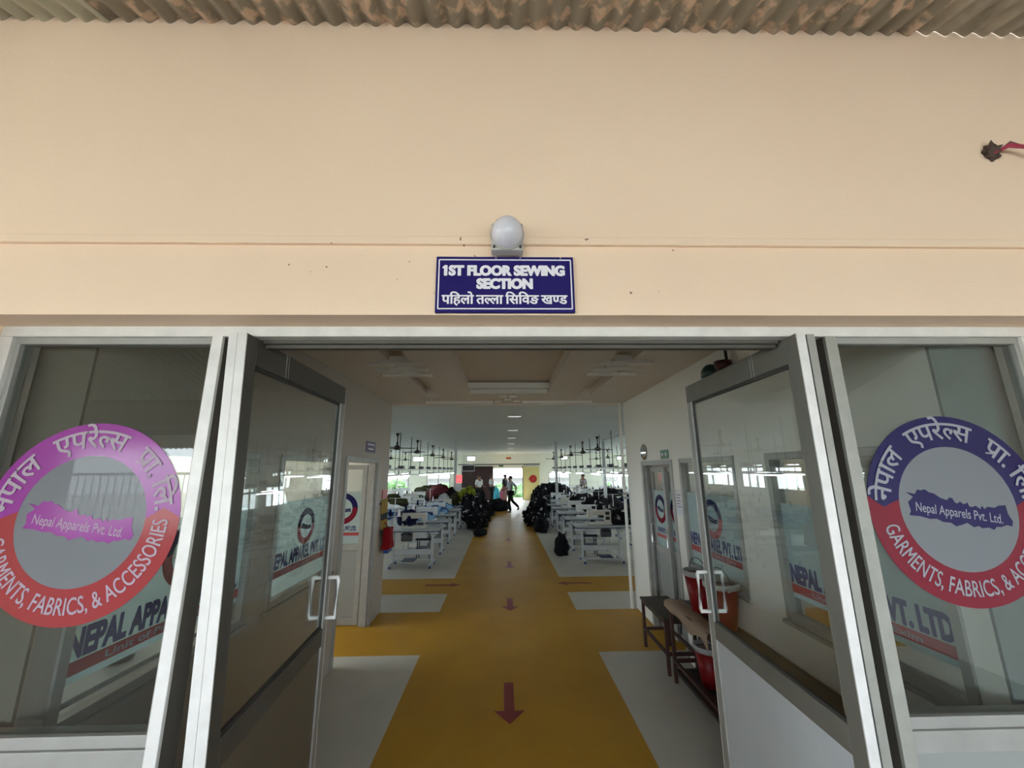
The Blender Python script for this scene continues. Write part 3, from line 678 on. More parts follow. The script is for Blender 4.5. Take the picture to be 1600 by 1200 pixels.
arrow(1.21, 7.24, .60, .075, .17, -PI/2, 'dark red floor arrow lying sideways on the right arm of the far cross lane')

# ------------------------------------------------------------------ corridor, right side: benches, buckets, paper
def bench(label, x0, x1, y0, y1, zt, shelf):
    r = thing('bench', label, 'bench', ((x0+x1)/2, (y0+y1)/2, 0)); t = .028
    MB().box(x0-.01, x1+.01, y0-.015, y1+.015, zt-.025, zt).build('bench_top', M['bench_top'], r, bev=.003)
    for x in (x0, x1-t):
        for y in (y0, y1-t): MB().box(x, x+t, y, y+t, 0, zt-.025).build('leg', M['rust'], r)
    z = .165
    m = MB()
    for x in (x0, x1-t): m.box(x+.002, x+t-.002, y0+t, y1-t, z, z+t); m.box(x+.002, x+t-.002, y0+t, y1-t, zt-.055, zt-.025)
    for y in (y0, y1-t): m.box(x0+t, x1-t, y+.002, y+t-.002, z, z+t); m.box(x0+t, x1-t, y+.002, y+t-.002, zt-.055, zt-.025)
    m.build('bench_rail', M['rust'], r)
    if shelf: MB().box(x0+.003, x1-.003, y0+t, y1-t, .095, .12).build('bench_shelf', M['bench_top'], r)
    return r
bench('low dark bench on red oxide legs against the right wall, farther from the doors', 1.545, 1.845, 4.13, 4.78, .495, False)
bench('taller dark bench with a bottom shelf against the right wall behind the door leaf', 1.555, 1.845, 1.95, 4.03, .675, True)
def bucket(label, x, y, z, r1=.142, h=.34):
    r = thing('fire_bucket', label, 'bucket', (x, y, z), 'red fire buckets by the right wall'); r0 = r1*.68
    MB().lathe([(r0*.9, .0), (r0, .006), (r1*.985, h-.035), (r1*.93, h-.035), (r0*.9, .012)], (x, y, z), 32).build('bucket_body', M['bucket'], r, smooth=True)
    MB().lathe([(r1*.985, h-.045), (r1*1.06, h-.04), (r1*1.08, h-.01), (r1*1.04, h), (r1*.95, h), (r1*.94, h-.04)], (x, y, z), 32).build('bucket_rim', M['galv_rim'], r, smooth=True)
    MB().tube([(x-.005+math.cos(a)*.02, y-r1*math.cos(a)*1.02, z+h-.03+abs(math.sin(a))*.13) for a in [PI*i/16 for i in range(17)]], .004, 6).build('bucket_handle', M['dark_rubber'], r, smooth=True)
    for s in (-1, 1): MB().cyl((x-.015, y+s*r1*.98, z+h-.035), (x-.015, y+s*(r1*.98+.022), z+h-.035), .014, seg=10).build('handle_lug', M['galv_rim'], r)
    return r
bucket('red bucket with a pale rim standing on the taller bench, farther from the doors', 1.735, 3.72, .676, r1=.125)
bucket('red bucket with a pale rim on the taller bench, seen through the door glass', 1.735, 3.36, .676, r1=.125)
bucket('red bucket standing on the bottom shelf of the taller bench', 1.74, 3.70, .121, r1=.112, h=.31)
kp = MB(); ku, kv = 26, 10; rows = []
for i in range(ku+1):
    row = []
    for j in range(kv+1):
        u, v_ = i/ku, j/kv; x = 1.538+.155*v_*(1-.3*u) if v_ > .25 else 1.522+.064*v_; y = 4.045 - .80*u + .02*math.sin(7*v_)
        z = .682 + .005*noise.noise((u*6, v_*4, 2.0)) + .006
        if v_ < .25: z -= (.25-v_)*(.22+.22*u+.16*math.sin(13*u)*u)
        row.append(kp.b.verts.new((x, y, max(z, .45))))
    rows.append(row)
for a, b in zip(rows, rows[1:]):
    for j in range(kv): kp.b.faces.new((a[j], a[j+1], b[j+1], b[j]))
o = kp.build('kraft_paper', M['kraft'], at=(1.6, 3.63, .68), smooth=True); md = o.modifiers.new('thickness', 'SOLIDIFY'); md.thickness = .004
tag(o, 'crumpled brown paper sheet draped over the edge of the taller bench', 'paper')

# right wall fittings
r = thing('wall_mirror', 'small shiny round mirror on the right wall above the doorway', 'mirror', (XR, 5.22, 2.115))
RY = Matrix.Rotation(-PI/2, 4, 'Y')
MB().lathe([(.098, 0), (.10, .012), (.092, .02), (.06, .038), (.0, .046)], (XR, 5.22, 2.115), 32, RY).build('mirror_dome', M['mirror'], r, smooth=True)
MB().lathe([(.104, 0), (.106, .012), (.099, .014), (.097, 0)], (XR, 5.22, 2.115), 32, RY).build('mirror_rim', M['galv_rim'], r, smooth=True)
r = thing('exit_sign', 'small green exit sign on the right wall between doorway and window', 'sign', (XR, 4.56, 2.06))
MB().box(XR-.008, XR, 4.45, 4.67, 2.01, 2.11).build('board', M['green_sign'], r)
T = facing((XR-.0085, 4.56, 2.06), (0, -1, 0), (0, 0, 1))
MB().box(-.075, -.045, -.02, .02, 0, .001, T).box(-.06, -.02, -.006, .006, 0, .001, T).prism([(.02, .0), (.06, .03), (.06, -.03)], T, .001).build('symbol', M['sign_white'], r)
r = thing('wall_notice', 'white paper notice taped on the right wall beside the doorway', 'paper', (XR, 4.29, 1.55))
MB().box(XR-.002, XR, 4.215, 4.365, 1.42, 1.68).build('sheet', M['paper'], r)
T = facing((XR-.0025, 4.29, 1.55), (0, -1, 0), (0, 0, 1)); m = MB()
for i in range(5): m.box(-.055, .05-.02*(i % 2), .07-.03*i, .078-.03*i, 0, .0005, T)
m.build('print', M['purple_label'], r)
r = thing('alarm_siren', 'dark green domed siren with a red base high on the right wall', 'siren', (XR-.09, 3.2, 2.70))
MB().lathe([(.0, .115), (.035, .105), (.062, .08), (.076, .045), (.078, 0), (.0, 0)], (XR-.09, 3.22, 2.66), 28).build('siren_dome', M['siren_green'], r, smooth=True)
MB().lathe([(.06, 0), (.066, .03), (.066, .065), (.0, .07)], (XR-.08, 3.04, 2.685), 24).build('siren_base', M['siren_red'], r, smooth=True)
MB().box(XR-.05, XR, 3.02, 3.30, 2.62, 2.645).box(XR-.11, XR-.03, 3.02, 3.26, 2.64, 2.685).build('siren_bracket', M['black'], r)
tag(MB().cyl((XR-.03, 3.07, ZC), (XR-.05, 3.03, 2.735), .012).build('ceiling_rod', M['black'], at=(XR-.04, 3.05, 2.82)), 'short black rod hanging from the ceiling beside the green siren', 'rod')
tag(MB().cyl((XR-.07, 5.97, 0), (XR-.07, 5.97, ZC), .022).build('wall_pipe', M['whitewall'], at=(XR-.07, 5.97, 0)), 'white drain pipe standing at the end of the right corridor wall', 'pipe')
r = thing('pipe_clamp', 'small pale clip on the end of the right corridor wall', 'clip', (XR-.07, 5.93, 1.5))
MB().box(XR-.11, XR-.03, 5.925, 5.945, 1.47, 1.50).box(XR-.11, XR-.03, 5.925, 5.945, 1.53, 1.56).build('clamp_band', M['galv_rim'], r)

# left wall end: notice, striped poles, red bag, small name plate
r = thing('door_plate', 'small purple plate with pale writing above the left doorway', 'sign', (XL, 5.12, 2.20))
MB().box(XL, XL+.008, 4.95, 5.30, 2.13, 2.265).build('board', M['purple_label'], r)
T = facing((XL+.0085, 5.125, 2.2), (0, 1, 0), (0, 0, 1)); m = MB()
for i, wd in enumerate((.13, .10)): m.box(-wd, wd, .02-.055*i, .037-.055*i, 0, .0005, T)
m.build('print', M['paper'], r)
tag(MB().box(XL, XL+.012, 5.74, 5.97, 1.52, 1.635).build('red_notice', M['red_sign'], at=(XL, 5.85, 1.575)), 'small red notice board on the left wall above the striped poles', 'sign')
for i in range(4):
    y = 5.71+.075*i
    r = thing('striped_pole', ('first', 'second', 'third', 'fourth')[i] + ' dull yellow and black pole on the left wall, counted from the doorway', 'pole', (XL+.03, y, 1.02), 'striped poles on the left wall')
    p0, p1 = Vector((XL+.03, y+.02, 1.03)), Vector((XL+.022, y-.02, 1.51)); d = p1-p0
    MB().cyl(p0, p1, .013, seg=10).build('pole_shaft', M['stripe_y'], r)
    MB().cyl(p0-d*.02, p0+d*.16, .017, seg=10).build('pole_grip', M['black'], r)
    MB().cyl(p0+d*.42, p0+d*.60, .0145, seg=10).build('pole_band', M['black'], r)
tag(MB().box(XL, XL+.01, 5.66, 6.0, 1.44, 1.47).build('pole_rack', M['rust'], at=(XL, 5.83, 1.455)), 'thin rack strip holding the striped poles on the left wall', 'rack')
r = thing('cloth_bag', 'red cloth bag with a blue bottom hanging at the end of the left wall', 'bag', (XL+.09, 5.86, .95))
bagm = MB().box(XL+.035, XL+.135, 5.75, 5.98, .84, 1.12)
bmesh.ops.subdivide_edges(bagm.b, edges=bagm.b.edges[:], cuts=5, use_grid_fill=True)
for v in bagm.b.verts: v.co += Vector((1, .6, .3)) * .022 * noise.noise(v.co * 9)
bagm.build('bag_body', M['bag'], r, smooth=True, bev=.02)
MB().box(XL+.045, XL+.125, 5.77, 5.96, .79, .845).build('bag_bottom', M['blue'], r, bev=.015)
MB().tube([(XL+.004, 5.86, 1.2), (XL+.05, 5.85, 1.17), (XL+.085, 5.86, 1.11)], .007, 6).build('bag_strap', M['bucket'], r)
r = thing('pin_stand', 'black weighted stand with a bent arm on the counter behind the left window', 'stand', (XL-.27, 2.30, .96))
MB().lathe([(.06, 0), (.065, .012), (.03, .03), (.0, .034)], (XL-.27, 2.30, .965), 20).build('stand_base', M['black'], r, smooth=True)
MB().tube([(XL-.27, 2.30, .99), (XL-.26, 2.32, 1.06), (XL-.24, 2.38, 1.08)], .01, 8).build('stand_arm', M['black'], r)
r = thing('office_counter', 'pale counter behind the left window nearest the doors', 'counter', (XL-.40, 2.5, 0))
MB().box(XL-.68, XL-.14, 1.80, 3.2, .935, .963).build('counter_top', M['tab_white'], r, bev=.003)
MB().box(XL-.66, XL-.16, 1.82, 3.18, 0, .935).build('counter_body', M['bench_top'], r)

# ------------------------------------------------------------------ the sewing hall
ORD = ('first', 'second', 'third', 'fourth', 'fifth', 'sixth', 'seventh', 'eighth', 'ninth', 'tenth')
COLN = {1: 'nearest the lane', 2: 'second from the lane', 3: 'third from the lane'}
BARE = {('right', 1, 6), ('right', 1, 7), ('right', 1, 8), ('left', 2, 7), ('left', 2, 3), ('right', 2, 1), ('right', 2, 4), ('right', 2, 5)}
def make_table(label, edge):
    """industrial sewing table; long side along x, origin on the floor under its middle."""
    r = thing('sewing_table', label, 'sewing table', (0, 0, 0), 'sewing tables in the hall')
    MB().box(-.56, .56, -.27, .27, .70, .735).build('table_top', M['tab_white'], r, bev=.006)
    MB().box(-.566, .566, -.276, .276, .692, .708).build('edge_band', edge, r)
    for s in (-1, 1):
        lg = MB().box(s*.40-.022, s*.40+.022, -.03, .03, .10, .66).box(s*.40-.022, s*.40+.022, -.22, .22, .655, .692).box(s*.40-.022, s*.40+.022, -.26, .26, .05, .10)
        l = lg.build('leg', M['leg_grey'], r, bev=.004)
        for y in (-.23, .23): MB().cyl((s*.40, y, 0), (s*.40, y, .05), .022, .022, 10).build('foot', M['blue'], l)
    MB().box(-.378, .378, -.012, .012, .22, .32).build('crossbar', M['leg_grey'], r)
    MB().cyl((-.378, -.16, .085), (.378, -.16, .085), .012, seg=8).build('foot_bar', M['leg_grey'], r)
    MB().box(-.06, .20, -.20, .10, .105, .118, Matrix.Rotation(.0, 4, 'X')).build('treadle', M['tab_edge'], r)
    MB().cyl((.19, .0, .118), (.19, .0, .56), .006, seg=6).build('treadle_rod', M['steel'], r)
    MB().cyl((.02, .02, .56), (.22, .02, .56), .085, seg=16).box(.06, .18, -.02, .06, .60, .692).build('motor', M['dark_pipe'], r)
    MB().box(-.30, -.10, -.06, .10, .55, .692).build('control_box', M['leg_grey'], r)
    return r
def make_machine(label, body):
    r = thing('sewing_machine', label, 'sewing machine', (0, 0, .735), 'sewing machines in the hall')
    Z = .735
    MB().box(-.26, .24, -.09, .09, Z, Z+.045).build('machine_bed', body, r, bev=.008)
    arm = MB().box(.10, .24, -.055, .055, Z+.04, Z+.30).box(-.26, .24, -.05, .05, Z+.19, Z+.30).box(-.27, -.17, -.052, .052, Z+.13, Z+.305)
    arm.build('machine_arm', body, r, bev=.018)
    MB().cyl((.24, 0, Z+.24), (.285, 0, Z+.24), .068, seg=20).build('hand_wheel', M['black'], r)
    MB().cyl((-.22, 0, Z+.045), (-.22, 0, Z+.13), .007, seg=8).box(-.235, -.205, -.02, .012, Z+.045, Z+.055).build('needle_bar', M['steel'], r)
    MB().box(.115, .205, -.060, -.055, Z+.10, Z+.17).box(.115, .205, -.060, -.055, Z+.20, Z+.27).build('control_panel', M['black'], r)
    st = MB().cyl((.36, .17, Z), (.36, .17, Z+.62), .007, seg=8).cyl((.20, .17, Z+.25), (.50, .17, Z+.25), .007, seg=6).cyl((.20, .17, Z+.61), (.50, .17, Z+.61), .005, seg=6).build('thread_stand', M['steel'], r)
    for x, m in ((.27, M['sign_white']), (.45, M['g_navy'])): MB().lathe([(.036, 0), (.034, .01), (.018, .13), (.0, .132)], (x, .17, Z+.256), 12).build('thread_cone', m, st)
    return r
T0 = make_table('proto', M['tab_edge']); K0 = make_machine('proto', M['mach_white']); K1 = make_machine('proto', M['mach'])
first = {'t': True, 'k0': True, 'k1': True}
LX = {1: -1.86, 2: -3.45, 3: -5.05}; RX_ = {1: 2.08, 2: 3.65, 3: 5.25}
STEP = 1.32; Y0L, Y0R = 8.62, 8.83
for sd, cols, y0 in (('left', LX, Y0L), ('right', RX_, Y0R)):
    for c, x in cols.items():
        for i in range(10):
            y = y0 + STEP*i + (.0 if c == 1 else .18*(c-1))
            if abs(x) - .9 > .30*y + .25: continue
            where = '%s from the front, %s row %s' % (ORD[i], sd, COLN[c])
            rz = PI if sd == 'left' else 0
            lab = 'white sewing table, ' + where
            if first['t']: t = T0; first['t'] = False; t.location = (x, y, 0); t.rotation_euler = (0, 0, rz); t['label'] = lab
            else: copy_tree(T0, (x, y, 0), rz, lab)
            if (sd, c, i) in BARE: continue
            key = 'k1' if (i + c) % 3 == 1 else 'k0'; src = K1 if key == 'k1' else K0
            lab = ('beige' if key == 'k1' else 'white') + ' sewing machine on the table ' + where
            if first[key]: first[key] = False; src.location = (x, y, .735); src.rotation_euler = (0, 0, rz); src['label'] = lab
            else: copy_tree(src, (x, y, .735), rz, lab)

# low black stools behind the nearest machines
def make_stool():
    r = thing('stool', 'proto', 'stool', (0, 0, 0), 'stools in the hall')
    MB().box(-.17, .17, -.15, .15, .41, .45).build('seat', M['black'], r, bev=.01)
    for sx_ in (-1, 1):
        for sy_ in (-1, 1): MB().cyl((sx_*.14, sy_*.12, 0), (sx_*.13, sy_*.11, .41), .013, seg=8).build('leg', M['dark_pipe'], r)
    return r
S0 = make_stool(); n = 0
for sd, x, y0 in (('left', -1.86, Y0L), ('right', 2.08, Y0R)):
    for i in range(8):
        lab = 'low black stool behind the %s table of the %s row nearest the lane' % (ORD[i], sd)
        p = (x - (.12 if sd == 'right' else -.12), y0 + STEP*i + .62, 0)
        if n == 0: S0.location = p; S0['label'] = lab
        else: copy_tree(S0, p, 0, lab)
        n += 1

# garments: on tables, on the floor, hung over trolleys
def garment(label, c, rx, ry, rz_, m, seed, cat='garment pile', group='heaps of garments in the hall', sub=4, amp=.35, name='garment_pile'):
    o = blob(MB(), (c[0], c[1], c[2]+rz_*.55), rx, ry, rz_, seed, amp, sub, 1.9, flat=-.55).build(name, M[m], at=c, smooth=True)
    return tag(o, label, cat, group)
zt = .736
garment('navy cloth slung over the machine on the first table left of the lane', (-2.02, 8.72, zt+.045), .20, .16, .20, 'g_navy', 11)
def heap(label, c, side, parts, m, seed):
    mb = MB()
    for k, (dx, dy, z, rx, ry, rz_) in enumerate(parts): blob(mb, (c[0]+side*dx, c[1]+dy, max(z, rz_*.55)), rx, ry, rz_, seed+k, .38, 4, 2.2, flat=-.55)
    return tag(mb.build('garment_heap', M[m], at=(c[0], c[1], 0), smooth=True), label, 'garment heap', 'heaps of garments in the hall')
SLOPE = ((0, 0, .52, .26, .42, .52), (-.10, .25, .72, .20, .30, .36), (.20, -.10, .25, .26, .45, .34), (.38, .15, .12, .24, .36, .20), (.15, -.45, .20, .22, .26, .26), (.05, .42, .45, .24, .30, .42))
heap('black heap of garments with white trim left of the lane, nearest the doors', (-1.16, 13.9, 0), 1, SLOPE, 'g_trim', 12)
heap('black heap of garments with white trim left of the lane, behind the nearest heap', (-1.14, 15.5, 0), 1, [(a, b, c_*1.1, d*1.05, e, f*1.15) for a, b, c_, d, e, f in SLOPE], 'g_trim', 61)
heap('black heap of garments left of the lane beside the people in white shirts', (-1.0, 17.4, 0), 1, SLOPE, 'g_black', 71)
heap('black heap of garments with white trim right of the lane, nearest the doors', (1.36, 14.3, 0), -1, [(a, b, c_*1.1, d, e, f*1.1) for a, b, c_, d, e, f in SLOPE], 'g_trim', 81)
heap('wide black heap of garments with white trim right of the lane before the yellow door', (1.42, 16.2, 0), -1, [(a, b, c_*1.15, d*1.1, e, f*1.15) for a, b, c_, d, e, f in SLOPE], 'g_trim', 91)
garment('low black cloth lying on the floor at the left edge of the lane', (-.70, 12.5, 0), .20, .45, .12, 'g_black', 15, amp=.3)
garment('low dark heap of cloth on the lane in front of the bright back doorway', (-.25, 19.6, 0), .50, .5, .36, 'g_black', 16, amp=.3)
garment('yellow-green bundle on top of the heaps left of the lane', (-1.28, 15.3, .95), .26, .30, .24, 'g_lime', 17)
garment('smaller yellow-green bundle beside the pale pole at left', (-1.62, 15.15, zt+.002), .18, .18, .26, 'g_lime', 18)
garment('mound of dull red and dark cloth on the left tables before the bright window', (-2.2, 13.95, .90), .38, .35, .34, 'g_red', 19)
garment('dark olive cloth spread under the red mound on the left tables', (-2.05, 13.95, zt+.002), .55, .35, .28, 'g_olive', 20)
garment('pale grey bundle at the front of the red mound on the left tables', (-2.0, 13.72, .90), .22, .18, .16, 'g_white', 21)
garment('black bundle on the right side of the red mound at left', (-1.80, 13.98, .88), .22, .25, .27, 'g_black', 22)
garment('pale blue work on the second table left of the lane', (-2.05, 9.95, zt+.002), .42, .20, .12, 'g_blue', 23)
garment('pale blue work on the left tables farther from the lane', (-3.2, 10.12, zt+.002), .55, .22, .16, 'g_blue', 24)
garment('white and blue work on the fourth table left of the lane', (-2.0, 12.6, zt+.002), .42, .20, .16, 'g_blue', 45)
garment('white cloth on the second-row left tables behind the blue work', (-3.2, 11.44, zt+.002), .5, .2, .16, 'g_white', 46)
garment('pale blue work on the front table of the second left row', (-3.3, 8.8, zt+.002), .42, .2, .14, 'g_blue', 47)
garment('white and blue work piled on the third table left of the lane', (-1.95, 11.3, zt+.002), .45, .20, .16, 'g_blue', 25)
garment('black heap of garments right of the lane, nearest the doors', (1.20, 13.0, 0), .22, .40, .26, 'g_black', 27, amp=.28)
garment('black bundle on the floor beside the first right-hand tables', (1.32, 9.5, 0), .15, .18, .30, 'g_black', 29)
garment('black garments with white trim over the first right-hand table', (2.62, 8.9, zt+.002), .34, .22, .24, 'g_trim', 30)
garment('black garments with white trim on the second right-hand table', (2.72, 10.2, zt+.002), .40, .24, .30, 'g_trim', 31)
garment('dark bundle on the third right-hand table', (2.60, 11.5, zt+.002), .38, .22, .26, 'g_black', 32)
garment('dark bundle with white trim on the fourth right-hand table', (2.5, 12.8, zt+.002), .40, .22, .26, 'g_trim', 33)
garment('dark bundle on the front right-hand table farther from the lane', (3.7, 11.65, zt+.002), .50, .22, .26, 'g_navy', 34)
garment('long dark pile over the right-hand tables near the standing person', (3.9, 14.95, zt+.002), .55, .6, .30, 'g_trim', 35)
garment('black pile over the middle right-hand tables beside the pale pole', (2.35, 16.9, zt+.002), .5, .8, .34, 'g_black', 36)
garment('black pile with white trim over the far right-hand tables', (2.3, 19.2, zt+.002), .55, .7, .36, 'g_trim', 37)
garment('dark pile on the far left-hand tables', (-3.4, 18.6, zt+.002), .6, .7, .34, 'g_olive', 38)
garment('dark olive pile on the middle left-hand tables below the bright windows', (-3.5, 12.76, zt+.002), .5, .3, .26, 'g_olive', 39)
garment('cyan bundle on the floor in the bright back doorway', (-.42, 24.6, 0), .20, .2, .55, 'g_cyan', 40)
garment('pink bundle on the floor in the bright back doorway', (-.05, 24.9, 0), .18, .2, .50, 'g_pink', 41)

# poles, pipes, rails with lit tubes, fans
def pole(label, x, y): tag(MB().box(x-.045, x+.045, y-.045, y+.045, 0, ZC).build('service_pole', M['grey_pipe'], at=(x, y, 0)), label, 'pole', 'pale square poles in the hall')
pole('pale square pole left of the lane beside the lit red sign', -1.68, 14.2); pole('pale square pole right of the lane among the black heaps', 1.93, 14.5)
pole('pale square pole at the right under the ceiling pipe', 3.32, 13.1)
tag(MB().cyl((3.32, 13.1, 2.84), (3.32, 7.0, 2.84), .035).cyl((3.9, 13.1, 2.55), (3.9, 7.0, 2.55), .02).build('ceiling_pipe', M['grey_pipe'], at=(3.32, 10, 2.84)), 'pale pipe run under the hall ceiling at the right', 'pipe')
def make_rail(x, y0, y1, label):
    r = thing('light_rail', label, 'light rail', (x, y0, 1.78), 'hanging light rails over the tables')
    MB().box(x-.03, x+.03, y0, y1, 1.90, 1.945).box(x-.06, x+.06, y0, y1, 1.765, 1.80).build('rail_channel', M['grey_pipe'], r)
    k = 0; y = y0+.4
    while y < y1-.2:
        MB().cyl((x, y, 1.945), (x, y, ZC), .012, seg=6).box(x-.012, x+.012, y-.012, y+.012, 1.80, 1.90).build('hanger_rod', M['dark_pipe'], r)
        MB().box(x-.07, x+.07, y+.16, y+.34, 1.945, 2.03).build('socket_box', M['dark_pipe'], r)
        if k % 2 == 0: MB().cyl((x, y+.1, 1.75), (x, y+1.2, 1.75), .015, seg=8).build('light_tube', M['tube'], r)
        y += 1.32; k += 1
    return r
make_rail(-2.75, 7.6, 22.6, 'hanging light rail over the left tables nearest the lane'); make_rail(2.85, 8.6, 22.6, 'hanging light rail over the right tables nearest the lane')
make_rail(-5.0, 9.0, 22.6, 'hanging light rail over the left tables farther from the lane'); make_rail(5.0, 9.0, 22.6, 'hanging light rail over the right tables farther from the lane')
def make_fan():
    r = thing('ceiling_fan', 'proto', 'fan', (0, 0, 2.5), 'ceiling fans in the hall'); z = 2.5
    MB().cyl((0, 0, z+.05), (0, 0, ZC), .014, seg=10).build('fan_rod', M['fan'], r)
    MB().lathe([(.055, 0), (.02, -.09), (.0, -.095)], (0, 0, ZC), 16).build('fan_canopy', M['fan'], r, smooth=True)
    MB().lathe([(.0, -.05), (.07, -.045), (.105, -.01), (.10, .03), (.06, .06), (.028, .075), (.024, .17), (.0, .175)], (0, 0, z), 20).build('fan_motor', M['fan'], r, smooth=True)
    for k in range(3):
        m = MB().box(.09, .48, -.055, .055, z-.004, z+.004, Matrix.Translation((0, 0, z)) @ Matrix.Rotation(2*PI*k/3, 4, 'Z') @ Matrix.Rotation(.2, 4, 'X') @ Matrix.Translation((0, 0, -z)))
        m.build('fan_blade', M['fan'], r)
    return r
F0 = make_fan(); n = 0
for sd, x, ys in (('left', -2.88, (10.85, 13.4, 16.3, 19.2, 22.4)), ('right', 2.95, (12.3, 14.6, 17.2, 20.0, 23.2)), ('far left', -5.6, (11.0, 14.0, 17.0, 20.0, 23.0)), ('far right', 5.6, (13.4, 16.0, 18.6, 21.2, 23.8))):
    for i, y in enumerate(ys):
        lab = '%s dark ceiling fan from the front in the %s row' % (ORD[i], sd)
        if n == 0: F0.location = (x, y, 2.5); F0['label'] = lab; F0.rotation_euler = (0, 0, .35)
        else: copy_tree(F0, (x, y, 2.5), .35+n*.8, lab)
        n += 1
for i, y in enumerate((7.4, 10.1, 12.6, 15.4, 18.6, 21.8)):
    x = .13+.012*y; r = thing('ceiling_light', '%s small light panel from the front along the middle of the hall ceiling' % ORD[i], 'lamp', (x, y, ZC), 'small light panels in the hall ceiling')
    MB().box(x-.13, x+.13, y-.05, y+.05, ZC-.016, ZC).build('light_frame', M['white_metal'], r); MB().box(x-.12, x+.12, y-.04, y+.04, ZC-.018, ZC-.015).build('light_diffuser', M['led'], r)

# back wall of the hall
tag(MB().box(-2.66, -.66, YB-.08, YB-.02, .0, 2.13).build('maroon_sheet', M['maroon'], at=(-1.66, YB-.05, 0)), 'dark maroon sliding sheet on the back wall left of the bright doorway', 'door panel')
r = thing('hanging_sign', 'black hanging sign with a white edge before the maroon sheet', 'sign', (-2.2, 24.0, 2.0))
MB().box(-2.42, -1.72, 23.97, 24.0, 1.86, 2.16).build('board', M['black'], r)
b = MB()
for a in ((-2.44, -1.70, 2.16, 2.185), (-2.44, -1.70, 1.835, 1.86), (-2.44, -2.42, 1.86, 2.16), (-1.72, -1.70, 1.86, 2.16)): b.box(a[0], a[1], 23.965, 24.005, a[2], a[3])
b.build('border', M['sign_white'], r)
for x in (-2.35, -1.79): MB().cyl((x, 23.985, 2.185), (x, 23.985, ZC), .006, seg=6).build('sign_rod', M['dark_pipe'], r)
r = thing('lit_sign', 'small lit red sign with white bars beside the pale pole left of the lane', 'sign', (-1.54, 14.15, 1.62))
MB().box(-1.635, -1.44, 14.13, 14.17, 1.47, 1.73).build('sign_box', M['red_lit'], r)
MB().box(-1.61, -1.465, 14.126, 14.13, 1.63, 1.655).box(-1.61, -1.465, 14.126, 14.13, 1.55, 1.575).build('white_bar', M['sign_white'], r)
tag(MB().box(-1.635, -1.45, 14.14, 14.15, 1.25, 1.44).build('paper_sheet', M['paper'], at=(-1.54, 14.145, 1.25)), 'white paper hanging under the lit red sign', 'paper')
r = thing('sliding_door', 'pale yellow sliding door panel right of the bright back doorway', 'door', (1.8, YB, 0))
MB().box(1.27, 2.34, YB-.07, YB-.03, .02, 2.10).build('door_panel', M['yellow_door'], r)
m = MB()
for i in range(14): m.box(1.30+.075*i, 1.325+.075*i, YB-.085, YB-.07, 1.56, 2.08)
m.box(1.27, 2.34, YB-.085, YB-.07, 1.50, 1.54); m.build('door_slats', M['yellow_door'], r)
MB().box(1.24, 1.29, YB-.09, YB-.02, .02, 2.12).build('door_stile', M['dark_pipe'], r)
tag(MB().cyl((-2.9, YB-.12, 2.25), (2.4, YB-.12, 2.25), .03).box(-2.8, -2.74, YB-.12, YB, 2.23, 2.27).box(-.75, -.69, YB-.12, YB, 2.23, 2.27).box(1.26, 1.31, YB-.12, YB, 2.23, 2.27).build('door_track', M['dark_pipe'], at=(0, YB-.12, 2.25)), 'dark sliding door track above the back doorway', 'track')
tag(MB().box(1.3, 2.35, YB-.02, YB, 2.14, 2.28).build('wall_plate', M['leg_grey'], at=(1.8, YB-.01, 2.2)), 'grey plate on the back wall above the yellow door', 'plate')
r = thing('round_sign', 'round red sign on the yellow sliding door', 'sign', (1.9, YB-.09, 1.3))
MB().cyl((1.93, YB-.115, 1.32), (1.93, YB-.085, 1.32), .245, seg=32).box(1.64, 1.72, YB-.11, YB-.09, 1.27, 1.34).build('sign_disc', M['red_sign'], r)
MB().cyl((1.93, YB-.12, 1.40), (1.93, YB-.12, 1.24), .02, seg=8).build('sign_mark', M['orange_sign'], r)
tag(MB().box(.20, .52, YB-.02, YB, 2.58, 2.70).build('orange_plate', M['orange_sign'], at=(.36, YB-.01, 2.64)), 'small orange plate high on the back wall over the doorway', 'sign')
tag(MB().box(-.28, .02, YB-.02, YB, 2.10, 2.20).build('exit_plate', M['green_sign'], at=(-.13, YB-.01, 2.15)), 'small green exit plate on the back wall over the doorway', 'sign')
rl = MB().box(-3, 3.5, YB+2.05, YB+2.09, 1.02, 1.06).box(-3, 3.5, YB+2.05, YB+2.09, .5, .53)
for i in range(45): rl.box(-3+.145*i, -2.98+.145*i, YB+2.06, YB+2.08, 0, 1.02)
tag(rl.build('balcony_railing', M['dark_pipe'], at=(0, YB+2.07, 0)), 'pale railing outside the bright back doorway', 'railing')
r = thing('opposite_building', 'white building with a ribbed tin roof seen through the back doorway', 'building', (0, 46, -4))
MB().box(-12, 13, 45, 50, -4, 1.0).build('building_wall', mat('white_outside_wall', (.17, .165, .165), .8), r)
m = MB()
for i in range(9): m.box(-13, 14, 44.2+.75*i, 44.9+.75*i, 1.0+.32*i, 1.06+.32*i)
m.build('tin_roof', mat('pale_tin_roof', (.13, .12, .125), .6), r)
def tree(label, x, y, h, rad, seed):
    r = thing('tree', label, 'tree', (x, y, -4), 'trees outside the hall windows')
    MB().tube([(x, y, -4), (x+.1, y, h*.4-2), (x, y, h-rad*.6)], [.18, .13, .08], 8).build('tree_trunk', M['bark'], r)
    rnd = random.Random(seed); m = MB()
    for k in range(9): blob(m, (x+rnd.uniform(-1, 1)*rad*.7, y+rnd.uniform(-1, 1)*rad*.5, h-rad*.2+rnd.uniform(-1, 1)*rad*.6), rad*.55, rad*.5, rad*.48, seed+k, .5, 3, 2.5)
    m.build('tree_crown', M['leaf'], r)
